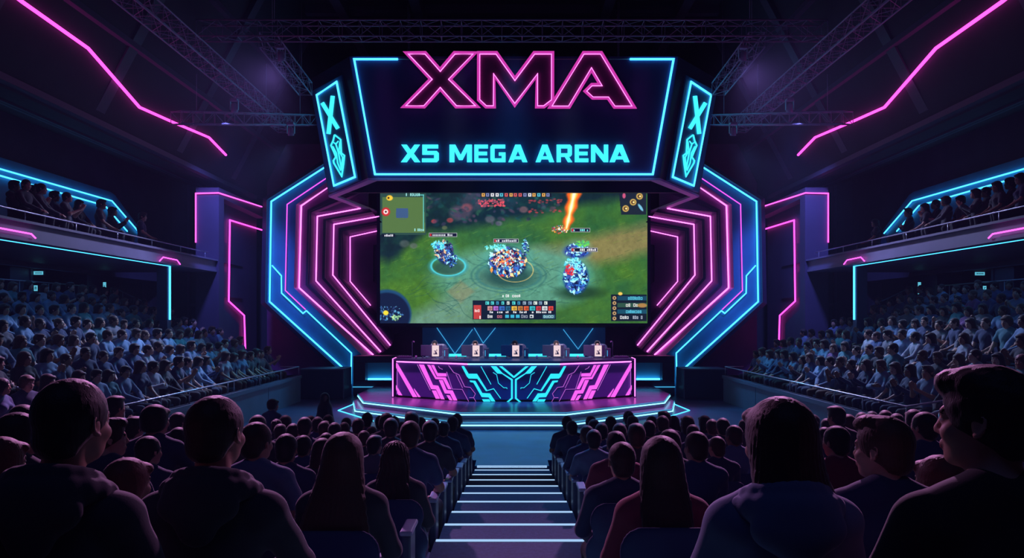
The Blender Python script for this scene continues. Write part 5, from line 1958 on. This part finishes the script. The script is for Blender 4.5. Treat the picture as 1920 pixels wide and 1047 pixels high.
# ---------------------------------------------------------------- chairs of the floor rows
M_seat = mat('seat_fabric', (.04, .07, .18), .75, bump=.2, bscale=200)
M_seatframe = mat('seat_panel', (.05, .08, .17), .4)
M_cap = mat('armrest_cap', (.36, .44, .66), .3)
def chair_meshes():
    g = empty('auditorium_chair', (0, 0, 0))
    Fd = Field((-.32, -.40, .25), (.32, .0, 1.0), .012)
    # rounded back shell
    n = 9
    for i in range(n):
        for jx in (-1, 1):
            pass
    Fd.cap((-.155, -.215, .46), (.155, -.215, .46), .085, k=.04, sq=(1, .42, 1))
    Fd.cap((-.15, -.235, .60), (.15, -.235, .60), .095, k=.06, sq=(1, .36, 1))
    Fd.cap((-.125, -.262, .76), (.125, -.262, .76), .095, k=.06, sq=(1, .34, 1))
    V, Q = Fd.mesh()
    m1 = mesh_from(V, Q, 'backrest', .25, [M_seat])
    o = bpy.data.objects.new('backrest', m1)
    COL.objects.link(o)
    o.parent = g
    Fd = Field((-.32, -.25, .25), (.32, .32, .55), .012)
    Fd.cap((-.17, .02, .395), (.17, .02, .395), .21, k=.03, sq=(.35, 1, .16))
    V, Q = Fd.mesh()
    MB().box((-.235, -.17, .35), (.235, .24, .425)).build('seat', M_seat, g, bevel=.03)
    MB().box((-.20, -.12, .0), (-.16, -.04, .36)).box((.16, -.12, .0), (.20, -.04, .36)).box((-.20, -.1, .30), (.20, -.06, .35)).build('support_frame', M_black, g)
    return g
CH = chair_meshes()
ENDP = {}
def end_panel(g, s):
    """side panel with armrest towards the aisle"""
    if s not in ENDP:
        x = s * .285
        p = MB().box((x - .03, -.20, .0), (x + .03, .04, .74)).build('end_panel', M_seatframe, None, bevel=.015)
        c = MB().box((x - .042, -.22, .74), (x + .042, .10, .775)).build('armrest', M_cap, None, bevel=.012)
        ENDP[s] = (p.data, c.data)
        for o in (p, c):
            bpy.data.objects.remove(o)
    for nme, me_ in zip(('end_panel', 'armrest'), ENDP[s]):
        o = bpy.data.objects.new(nme, me_)
        COL.objects.link(o)
        b = o.modifiers.new('b', 'BEVEL')
        b.width = .012
        b.segments = 2
        o.parent = g
CHN = [0]
def chair(loc, s, lab, group, end=False, sc=1.0):
    g = CH if CHN[0] == 0 else copy_tree(CH)
    CHN[0] += 1
    tag(g, lab, 'chair', group)
    if not end:
        return place_ch(g, loc, sc)
    g2 = place_ch(g, loc, sc)
    end_panel(g2, s)
    return g2
def place_ch(g, loc, sc):
    g.location = loc
    g.scale = (sc, sc, sc)
    return g

# copies must come from a chair without end panel, so plain ones are made first
todo = []
for p in PEOPLE:
    if not p['stand'] and p['d'] < 9.3:
        todo.append((p['loc'], -1 if p['loc'][0] > 0 else 1, 'dark blue chair under the person %s floor row %s of aisle, seat %s out' % (ords[p['k'] - 1], p['side'], ords[p['c'] - 1]), False, p))
ends = []
for s, nm in ((-1, 'left'), (1, 'right')):
    for k in range(1, 13):
        z = tierz(k)
        ends.append(((s * .985, 13.68 - PITCH * (k + .42), z), -s, 'aisle chair with pale armrest, %s row %s of aisle, counted from stage' % (ords[k - 1], nm), k, s))
for loc, s_, lab, e, p in todo:
    if abs(loc[0]) < 1.3:
        continue
    chair((loc[0], loc[1], tierz(p['k'])), s_, lab, 'plain chairs of the floor rows')
plain = empty('x')
bpy.data.objects.remove(plain)
src = CH
for loc, s_, lab, k, s in ends:
    g = empty('auditorium_chair', loc)
    for ch in src.children:
        if ch.name.startswith(('end_panel', 'armrest')):
            continue
        c = ch.copy()
        COL.objects.link(c)
        c.parent = g
        c.matrix_parent_inverse = Matrix.Identity(4)
        c.location = (0, 0, 0)
    end_panel(g, s_)
    tag(g, lab, 'chair', 'aisle end chairs')

# ---------------------------------------------------------------- near figures with finer meshes
HK = {}
def hero(px, py, d, sex, yaw, style, shirt, hair, lab, hood=False, sleeve='long', sc=None, z=None, pitch=0.0, body_rz=0.0, hoff=(0, 0, 0), skin=0, tr=1, wscale=1.0, pose='lap', h=.0085, lean=0, hoodz=0.0):
    if d < 3.2:
        h = .006
    key = (sex, round(yaw, 2), style, hood, sleeve, pitch, pose, lean, hoff, hoodz)
    if key not in HK:
        HK[key] = make_kit(sex, pose, yaw, pitch, [style], sleeve=sleeve, h=h, ratio=.6, hratio=.7, hood=hood, hoodz=hoodz, hh=.0052 if d < 3.2 else .0062, lean=lean, hr=.55, hoff=hoff)
    kt = HK[key]
    ztop = EYE + (600 - py) / F * d
    sc = sc or 1.05
    X_ = (px - 960) / F * d
    hairtop = 1.335 if style not in ('long', 'wavy', 'bob', 'mid') else 1.342
    z_ = ztop - (hairtop + hoff[2]) * sc
    X_ -= hoff[0] * sc * wscale
    k = max(1, min(14, int((13.68 - d) / PITCH)))
    r = person(kt, style, (SKIN[skin][1], HAIRM[hair][1], SHM[shirt], TRM[tr]), (X_, d, z_), body_rz, sc, lab, hood=hood)
    r.scale = (sc * wscale, sc, sc)
    g = CHN_chair((X_ / d * d, d, z_), lab, sc)
    return r, z_
HCH = []
def CHN_chair(loc, lab, sc):
    HCH.append((loc, lab))
    return None

hero(140, 709, 2.22, 'm', -.34, 'short', 'charcoal', 0, 'large near person in dark hoodie, face turned right, far left of the foreground', hood=True, sc=1.06, wscale=1.0, hoff=(.035, 0, .045), body_rz=.10)
hero(408, 741, 2.68, 'm', -.22, 'short', 'charcoal', 1, 'person in dark grey hoodie with short brown hair, second big figure from left', hood=True, sc=1.06, wscale=1.04, pose='clasp', hoff=(0, 0, .045))
hero(646, 810, 4.10, 'f', -.10, 'fan', 'charcoal', 2, 'person with long straight brown hair in charcoal top left of the aisle', sc=1.16)
hero(743, 825, 5.75, 'f', -.12, 'wavy', 'charcoal', 1, 'person with wavy brown hair in dark top beside the left aisle chairs', sc=1.10, h=.009)
hero(483, 791, 5.05, 'm', -.38, 'short', 'slate blue', 1, 'person with short hair and visible right ear behind the hooded figure, slate top', sc=1.10, sleeve='short')
hero(207, 784, 5.1, 'm', -1.0, 'quiff', 'navy', 1, 'person in profile facing right with swept hair, between the two near hoodies', sc=1.08)
hero(243, 855, 3.55, 'f', -.5, 'bob', 'black', 3, 'person with auburn bob hair low between the two near hooded figures', sc=1.0)
hero(8, 816, 3.6, 'f', -.4, 'mid', 'black', 3, 'person with auburn shoulder length hair cut by the left picture edge', sc=1.0)
hero(38, 771, 4.4, 'f', -.7, 'mid', 'charcoal', 0, 'person with dark shoulder length hair behind the near left hoodie, face right', sc=1.05)
hero(1238, 814, 3.75, 'f', .05, 'long', 'wine red', 1, 'person with long straight brown hair in dark red top right of the aisle', sc=1.10)
hero(1165, 828, 5.15, 'm', .12, 'short', 'navy', 1, 'person with short hair in navy top in front of the red top', sc=1.08)
hero(1457, 739, 2.30, 'f', .25, 'mid', 'slate blue', 1, 'large near person with shoulder length brown hair in grey blue hoodie right', hood=True, sc=1.10, wscale=1.0, hoodz=-.035)
hero(1652, 780, 2.95, 'm', .68, 'quiff', 'navy', 2, 'person with swept brown hair looking left, navy top, between two big figures', sc=1.03)
hero(1758, 850, 3.3, 'f', .4, 'bob', 'black', 3, 'person with auburn bob hair low beside the rightmost big figure', sc=1.0)
hero(1843, 689, 1.98, 'm', .78, 'tex', 'black', 0, 'largest near person in black T-shirt at far right, face in profile left', sc=1.10, sleeve='short', wscale=1.0, hoff=(0, 0, .02))

for n_, (loc, lab) in enumerate(HCH):
    g = empty('auditorium_chair', (loc[0], loc[1] - .0, loc[2]))
    for ch in src.children:
        if ch.name.startswith(('end_panel', 'armrest')):
            continue
        c = ch.copy()
        COL.objects.link(c)
        c.parent = g
        c.matrix_parent_inverse = Matrix.Identity(4)
        c.location = (0, 0, 0)
    g.scale = (1.12, 1.08, 1.27 if loc[1] > 3 else 1.04)
    nms = ['near chair behind the leftmost hooded figure', 'near chair behind the dark grey hooded figure', 'dark rounded chair back behind the long haired person left of aisle', 'chair behind the wavy haired person left of the aisle', 'chair behind the slate shirt person left of aisle', 'chair behind the profile person with swept hair at left', 'low chair behind the auburn bob between two hoodies', 'chair behind the auburn haired person at left picture edge', 'chair behind the dark haired person near the left edge', 'dark rounded chair back behind the person in dark red', 'chair behind the short haired person in navy, right of aisle', 'near chair behind the shoulder length haired person on the right', 'chair behind the navy person looking left', 'low chair behind the auburn bob on the right', 'near chair behind the largest person at far right']
    tag(g, nms[n_], 'chair', 'near chairs under big foreground figures')
# steps that carry the near chairs down to their row platforms
for n_, (loc, lab) in enumerate(HCH):
    pass

# ---------------------------------------------------------------- build the crowd
PEOPLE.sort(key=lambda p: p['d'])
NIND = 284
seen = {}
for p in PEOPLE[:NIND]:
    if p['label'] in seen:
        p['label'] = p['label'].replace('person in', 'person wearing', 1)
    seen[p['label']] = 1
    person(kit(p['key']), p['style'], p['cols'], p['loc'], p['rz'], p['sc'], p['label'], p['group'])
# everybody farther away: one crowd
rest = PEOPLE[NIND:]
mats_, mindex = [], {}
VV, FF, MI, base_ = [], [], [], 0
cache = {}
def arr(me_):
    if me_.name in cache:
        return cache[me_.name]
    v = np.zeros(len(me_.vertices) * 3)
    me_.vertices.foreach_get('co', v)
    me_.calc_loop_triangles()
    t = np.zeros(len(me_.loop_triangles) * 3, np.int32)
    me_.loop_triangles.foreach_get('vertices', t)
    mi = np.zeros(len(me_.loop_triangles), np.int32)
    me_.loop_triangles.foreach_get('material_index', mi)
    cache[me_.name] = (v.reshape(-1, 3), t.reshape(-1, 3), mi)
    return cache[me_.name]
for p in rest:
    kt = kit(p['key'])
    M = np.array(Matrix.Translation(p['loc']) @ Matrix.Rotation(p['rz'], 4, 'Z') @ Matrix.Scale(p['sc'], 4))
    for nm_, me_, ms in (('body', kt['body'], [p['cols'][0]] + list(kt['body'].materials)[1:]), ('shirt', kt['shirt'], [p['cols'][2]]), ('trousers', kt['trousers'], [p['cols'][3]]), ('shoes', kt['shoes'], list(kt['shoes'].materials)), ('hair', kt['hair'][p['style']], [p['cols'][1]])):
        v, t, mi = arr(me_)
        VV.append(v @ M[:3, :3].T + M[:3, 3])
        FF.append(t + base_)
        base_ += len(v)
        loc_ = []
        for q in ms:
            if q.name not in mindex:
                mindex[q.name] = len(mats_)
                mats_.append(q)
            loc_.append(mindex[q.name])
        MI.append(np.array(loc_)[mi])
if rest:
    VV, FF, MI = np.concatenate(VV), np.concatenate(FF), np.concatenate(MI)
    me = bpy.data.meshes.new('crowd')
    me.vertices.add(len(VV)); me.vertices.foreach_set('co', VV.ravel())
    me.loops.add(FF.size); me.loops.foreach_set('vertex_index', FF.ravel().astype(np.int32))
    me.polygons.add(len(FF)); me.polygons.foreach_set('loop_start', np.arange(0, FF.size, 3))
    for q in mats_:
        me.materials.append(q)
    me.polygons.foreach_set('material_index', MI.astype(np.int32))
    me.polygons.foreach_set('use_smooth', np.ones(len(FF), bool))
    me.update()
    o = bpy.data.objects.new('distant_crowd', me)
    COL.objects.link(o)
    tag(o, 'small far spectators filling the stage ends of both side stands', 'crowd', None, 'stuff')
print('PEOPLE', len(PEOPLE), 'rest', len(rest), 'chairs', CHN[0])

# two people on the open floor by the left stand
kp = kit(('m', 'clasp', 'r', 'long'))
p = person(kp, 'bowl', (SKIN[0][1], HAIRM[0][1], SHM['dark blue'], TRM[1]), ((513 - 960) / F * 13.6, 13.6, 0.0), -.5, .93, 'person in dark blue top seated apart before the front row by left parapet')
o = MB().box((-.22, -.2, 0), (.22, .2, .40)).build('floor_stool', M_navy, None, bevel=.02)
o.location = ((513 - 960) / F * 13.6, 13.6, 0)
tag(o, 'low dark stool under the lone person before the left front row', 'stool')
# hooded figure in a long cloak
g = empty('person', ((609 - 960) / F * 16.2, 16.2, 0))
tag(g, 'person in a long dark hooded cloak standing on the floor left of the stage', 'person')
cx, cy_ = (609 - 960) / F * 16.2, 16.2
Fd = Field((-.42, -.36, -.02), (.42, .36, 1.20), .012)
Fd.cap((0, 0, .0), (0, 0, .78), .30, .15, k=.03)
Fd.cap((0, 0, .78), (0, .0, .92), .15, .10, k=.05)
Fd.ell((0, .0, 1.0), (.105, .115, .125), k=.04)
Fd.ell((.04, -.085, 1.0), (.06, .07, .085), k=.02, op='cut')
X, Y, Z = np.meshgrid(*[np.arange(Fd.n[i]) * Fd.h + Fd.lo[i] for i in range(3)], indexing='ij', sparse=True)
Fd.D += (.016 * np.sin(9 * np.arctan2(X, Y) + 2 * np.sin(4 * Z)) * np.clip((.85 - Z) / .6, 0, 1)).astype(np.float32)
Fd.half(2, 0.0, -1)
V, Q = Fd.mesh()
o = bpy.data.objects.new('cloak', mesh_from(V, Q, 'cloak', .5, [SHM['charcoal']])); COL.objects.link(o); o.parent = g
hd = Field((-.16, -.2, .82), (.16, .2, 1.2), .007)
fr = Frame((.02, 0, 1.0), math.pi * .85, 0)
head_prims(hd, fr, False)
V, Q = hd.mesh()
V = (V - np.array((0, 0, 1.0))) * .82 + np.array((0, 0, 1.0))
o = bpy.data.objects.new('body', mesh_from(V, Q, 'body', .4, [SKIN[1][1]])); COL.objects.link(o); o.parent = g
g.scale = (.98, .98, .98)

# ---------------------------------------------------------------- players, chairs, screens and gear on the desk
M_pc = mat('monitor_shell', (.07, .07, .14), .35)
M_gchair = mat('gaming_chair_shell', (.09, .09, .22), .35)
E_logo = emit('monitor_back_light', (.95, .72, .78), .95)
DT = .36 + 1.10 + .055
xs = [812, 888, 962.5, 1040, 1117]
pos = ['left end', 'second from left', 'centre', 'second from right', 'right end']
kd = make_kit('m', 'desk', 0, .12, ['short', 'tex', 'part'], sleeve='long', h=.010, ratio=.2, hratio=.3)
for n_, px in enumerate(xs):
    d = 23.75
    cxp = (px + 3 - 960) / F * d
    zt_ = EYE + (600 - 640) / F * d
    sc = (zt_ - .70) / 1.33
    r = person(kd, ['short', 'tex', 'part', 'short', 'tex'][n_], (SKIN[0][1], HAIRM[n_ % 2][1], SHM['navy'], TRM[1]), (cxp, d, .70), math.pi, sc, 'player in dark top with headset behind the desk, %s seat' % pos[n_], 'players at the desk')
    # headset is worn, a thing of its own
    hz, hy = .70 + 1.205 * sc, d + .005
    h_ = empty('headset', (cxp, hy, hz))
    tag(h_, 'black headset on the head of the %s player' % pos[n_], 'headset', 'player headsets')
    arc = [(cxp + .098 * math.cos(a), hy + .01, hz + .02 + .115 * math.sin(a)) for a in [math.pi * q / 10 for q in range(11)]]
    MB().tube(arc, .012, 6).build('headband', M_pc, h_)
    for sg in (-1, 1):
        MB().lathe([(.025, -.018), (.040, -.012), (.040, .012), (.025, .018)], 12, (cxp + sg * .092, hy + .01, hz), 'x').build('ear_cup', M_truss, h_)
    MB().tube([(cxp + .095, hy, hz - .03), (cxp + .085, hy - .09, hz - .075), (cxp + .03, hy - .115, hz - .08)], .006, 5).build('boom_microphone', M_pc, h_)
    # gaming chair
    g = empty('gaming_chair', (cxp + .04, d + .1, .70))
    tag(g, 'dark gaming chair with high rounded back behind the %s player' % pos[n_], 'chair', 'gaming chairs at the desk')
    Fd = Field((-.45, .0, .3), (.45, .45, 1.4), .018)
    Fd.cap((-.17, .22, .50), (.17, .22, .50), .12, k=.06, sq=(1, .5, 1))
    Fd.cap((-.17, .25, .82), (.21, .25, .82), .16, k=.08, sq=(1, .45, 1))
    Fd.cap((-.12, .28, 1.06), (.18, .28, 1.06), .15, k=.08, sq=(1, .45, 1))
    V, Q = Fd.mesh()
    o = bpy.data.objects.new('backrest', mesh_from(V, Q, 'backrest', .35, [M_gchair])); COL.objects.link(o); o.parent = g
    m = MB().box((-.27, -.22, .36), (.27, .26, .45)); m.v = [(v[0] + cxp + .04, v[1] + d + .1, v[2] + .70) for v in m.v]
    m.build('seat', M_gchair, g, bevel=.03)
    for sg in (-1, 1):
        m = MB().box((sg * .31 - .035, -.15, .62), (sg * .31 + .035, .15, .66)).box((sg * .31 - .015, -.02, .40), (sg * .31 + .015, .04, .62)); m.v = [(v[0] + cxp + .04, v[1] + d + .1, v[2] + .70) for v in m.v]
        m.build('armrest', M_gchair, g)
    m = MB().lathe([(.04, .05), (.04, .36)], 10); m.v = [(v[0] + cxp + .04, v[1] + d + .1, v[2] + .70) for v in m.v]
    m.build('gas_lift', M_black, g)
    for q in range(5):
        an = q * 2 * math.pi / 5 + .3
        MB().tube([(cxp + .04, d + .1, .76), (cxp + .04 + .28 * math.cos(an), d + .1 + .28 * math.sin(an), .73)], [.03, .018], 6).build('base_arm', M_black, g)
    # monitor seen from behind, with a bright lit patch
    dm = 22.55
    x0, x1 = (px - 23 - 960) / F * dm, (px + 17 - 960) / F * dm
    z0, z1 = EYE + (600 - 668) / F * dm, EYE + (600 - 647.5) / F * dm
    g = empty('monitor', ((x0 + x1) / 2, dm, DT))
    tag(g, 'dark monitor seen from behind with a pale lit panel, %s of the desk' % pos[n_], 'monitor', 'monitors on the desk')
    MB().box((x0, dm, z0), (x1, dm + .04, z1)).build('shell', M_pc, g, bevel=.01)
    MB().box((x0 + .02, dm + .041, z0 + .02), (x1 - .02, dm + .046, z1 - .02)).build('display', emit('monitor_glow', (.35, .45, .9), .8), g)
    u0, u1 = (px - 2 - 960) / F * dm, (px + 11 - 960) / F * dm
    pl = MB().box((u0, dm - .014, z0 - .01), (u1, dm - .002, z1 - .01)).build('lit_panel', E_logo, g)
    m = MB()
    w_ = u1 - u0
    h2 = z1 - z0
    for (a0, b0, a1, b1) in ((.2, .15, .8, .22), (.45, .15, .6, .5), (.6, .2, .72, .36), (.3, .42, .42, .5), (.25, .25, .35, .32), (.66, .44, .74, .62)):
        m.box((u0 + a0 * w_, dm - .018, z0 + b0 * h2), (u0 + a1 * w_, dm - .014, z0 + b1 * h2))
    m.build('emblem', M_pc, pl)
    MB().box(((x0 + x1) / 2 - .03, dm + .0, DT), ((x0 + x1) / 2 + .03, dm + .05, z0 + .02)).build('stand', M_pc, g)
    MB().box(((x0 + x1) / 2 - .12, dm - .06, DT), ((x0 + x1) / 2 + .12, dm + .12, DT + .012)).build('foot', M_pc, g, bevel=.004)
    k = MB().box((cxp - .17, dm + .16, DT), (cxp + .13, dm + .28, DT + .02)).build('keyboard', M_pc, None, bevel=.004)
    tag(k, 'dark keyboard before the %s player' % pos[n_], 'keyboard', 'keyboards on the desk')
    m = MB().lathe([(.025, 0), (.032, .01), (.026, .028), (.01, .036)], 10, (cxp - .26, dm + .22, DT))
    k = m.build('mouse', M_pc)
    tag(k, 'computer mouse beside the keyboard of the %s player' % pos[n_], 'mouse', 'mice on the desk')
    # tall speaker / computer tower next to the monitor
    tx = (px + 24 - 960) / F * 22.6
    g = empty('computer_tower', (tx, 22.7, DT))
    tag(g, 'narrow dark computer tower right of the %s monitor' % pos[n_], 'computer', 'computer towers on the desk')
    MB().box((tx - .07, 22.6, DT), (tx + .07, 22.9, DT + .30)).build('case', M_pc, g, bevel=.01)
    MB().box((tx - .045, 22.592, DT + .06), (tx - .025, 22.6, DT + .24)).build('light_slot', E_cthin, g)
    # small cup
    tx = (px - 33 - 960) / F * 22.3
    g = MB().lathe([(.022, 0), (.030, .02), (.032, .09)], 10, (tx, 22.45, DT)).build('drinking_cup', M_truss)
    tag(g, 'small metal cup left of the %s monitor' % pos[n_], 'cup', 'cups on the desk')
for px, nm, dx in ((773, 'left', 3), (1148.5, 'right', -3)):
    d = 22.75
    x = (px - 960) / F * d
    g = empty('desk_microphone', (x, d, DT))
    tag(g, 'slim gooseneck microphone standing on the %s end of the desk' % nm, 'microphone', 'gooseneck microphones')
    zt_ = EYE + (600 - 640) / F * d
    MB().lathe([(.05, 0), (.05, .015), (.015, .03)], 12, (x, d, DT)).build('base', M_pc, g)
    MB().tube([(x, d, DT), (x, d, zt_ - .02), (x + dx * .008, d - .02, zt_), (x + dx * .018, d - .05, zt_ - .01)], .011, 6).build('gooseneck', M_truss, g)
    MB().tube([(x + dx * .018, d - .05, zt_ - .01), (x + dx * .022, d - .09, zt_ - .035)], .02, 8).build('capsule', M_truss, g)
    x = (px + (-14 if dx > 0 else 16) - 960) / F * d
    g = empty('mixing_console', (x, d, DT))
    tag(g, 'low dark mixing console on the %s end of the desk' % nm, 'mixer', 'mixing consoles')
    MB().box((x - .22, d - .12, DT), (x + .22, d + .18, DT + .06)).build('case', M_pc, g, bevel=.01)
    m = MB()
    for q in range(6):
        MB().lathe([(.012, 0), (.010, .02)], 8, (x - .16 + q * .065, d, DT + .06)).build('knob', M_truss, g)
# ================================================================= lights, camera
def spot(loc, aim, col, e, size=60, blend=.6, rad=.3):
    l = bpy.data.lights.new('spot', 'SPOT')
    l.energy, l.color, l.spot_size, l.spot_blend, l.shadow_soft_size = e, col, math.radians(size), blend, rad
    o = bpy.data.objects.new('stage_or_fill_spot', l)
    COL.objects.link(o)
    o.location = loc
    o.rotation_euler = (Vector(aim) - Vector(loc)).to_track_quat('-Z', 'Y').to_euler()
    return o

def area(loc, aim, col, e, sx, sy):
    l = bpy.data.lights.new('fill_area', 'AREA')
    l.shape = 'RECTANGLE'
    l.energy, l.color, l.size, l.size_y = e, col, sx, sy
    o = bpy.data.objects.new('fill_light', l)
    COL.objects.link(o)
    o.location = loc
    o.rotation_euler = (Vector(aim) - Vector(loc)).to_track_quat('-Z', 'Y').to_euler()
    return o

# the LED wall lights the hall
#area((.05, 28.15, EYE + 2.0), (.05, 10, 0), (.35, .75, .75), 260, 10, 4.8)
# stage wash lamps at the truss fixtures, plus added fill spots
for s in (-1, 1):
    spot((s * 6.1, 19.4, EYE + 6.45), (s * 5.4, 5, .9), (.92, .36, .90), 7400, 48)      # pink back light over the audience
    spot((s * 6.7, 22.3, EYE + 5.2), (s * 9.2, 15.5, .9), (.50, .52, 1.0), 2300, 56)   # blue light on the side stands
    spot((s * 5.0, 23.6, EYE + 4.0), (s * 7.2, 19, .6), (.08, .55, 1.0), 900, 70)
    spot((s * 3.4, 19.5, EYE + 6.9), (s * 3.2, 22.0, .4), (.95, .12, .85), 3000, 30)    # added magenta fill on the deck ends, no fixture
    spot((s * 8.0, 21.3, EYE + 5.6), (s * 10.2, 26, 3.5), (.20, .24, 1.0), 1500, 60)     # violet on the piers
    spot((s * 1.5, 19.5, EYE + 6.9), (s * 1.7, 23.7, 1.9), (.9, .8, 1.0), 4500, 22)     # added white fill to brighten the players, no fixture
    l = area((s * 12.4, 17, EYE + 1.42), (s * 12.4, 17, 0), (.08, .35, 1.0), 22, 3, 10)  # added dim blue fill that lifts the dark under the balconies
spot((0, 19.5, EYE + 6.9), (0, 21.6, 0.6), (.05, .35, 1.0), 3200, 26)  # added blue fill for the desk centre, no fixture
spot((0, 19.5, EYE + 6.9), (0, 15.8, 0), (.03, .40, 1.0), 5200, 34)  # added fill standing in for riser and screen glow on the front floor
spot((0, 19.5, EYE + 6.9), (0, 8.5, .6), (.12, .35, 1.0), 3000, 17)  # added narrow blue fill down the aisle steps
area((0, -.5, 12.9), (0, 6, 0), (.10, .16, .60), 90, 8, 3)                                # added dim blue ambient fill, out of view behind the camera

w = bpy.data.worlds.new('hall_ambient')
SC.world = w
w.use_nodes = True
w.node_tree.nodes['Background'].inputs[0].default_value = (.05, .06, .16, 1)
w.node_tree.nodes['Background'].inputs[1].default_value = .9

HAZE = .0018
if HAZE:
    nt = w.node_tree
    v = nt.nodes.new('ShaderNodeVolumeScatter')
    v.inputs['Density'].default_value = HAZE
    v.inputs['Color'].default_value = (.35, .55, 1, 1)
    nt.links.new(v.outputs[0], nt.nodes['World Output'].inputs['Volume'])

cam = bpy.data.cameras.new('camera')
co = bpy.data.objects.new('camera', cam)
COL.objects.link(co)
co.location = (0, 0, EYE)
co.rotation_euler = (math.radians(90), 0, 0)
cam.sensor_width = 36
cam.lens = F / 1920 * 36
cam.shift_y = (600 - 523.5) / 1920
cam.clip_end = 200
SC.camera = co
SC.view_settings.view_transform = 'Standard'
SC.view_settings.look = 'None'
SC.view_settings.exposure = 0
SC.view_settings.gamma = 1
SC.view_settings.use_curve_mapping = False
cy = SC.cycles
cy.use_denoising = True
cy.max_bounces = 6
cy.diffuse_bounces = 3
cy.glossy_bounces = 3
cy.transmission_bounces = 2
cy.sample_clamp_indirect = 4
cy.use_light_tree = True
cy.use_adaptive_sampling = True
cy.adaptive_threshold = .025
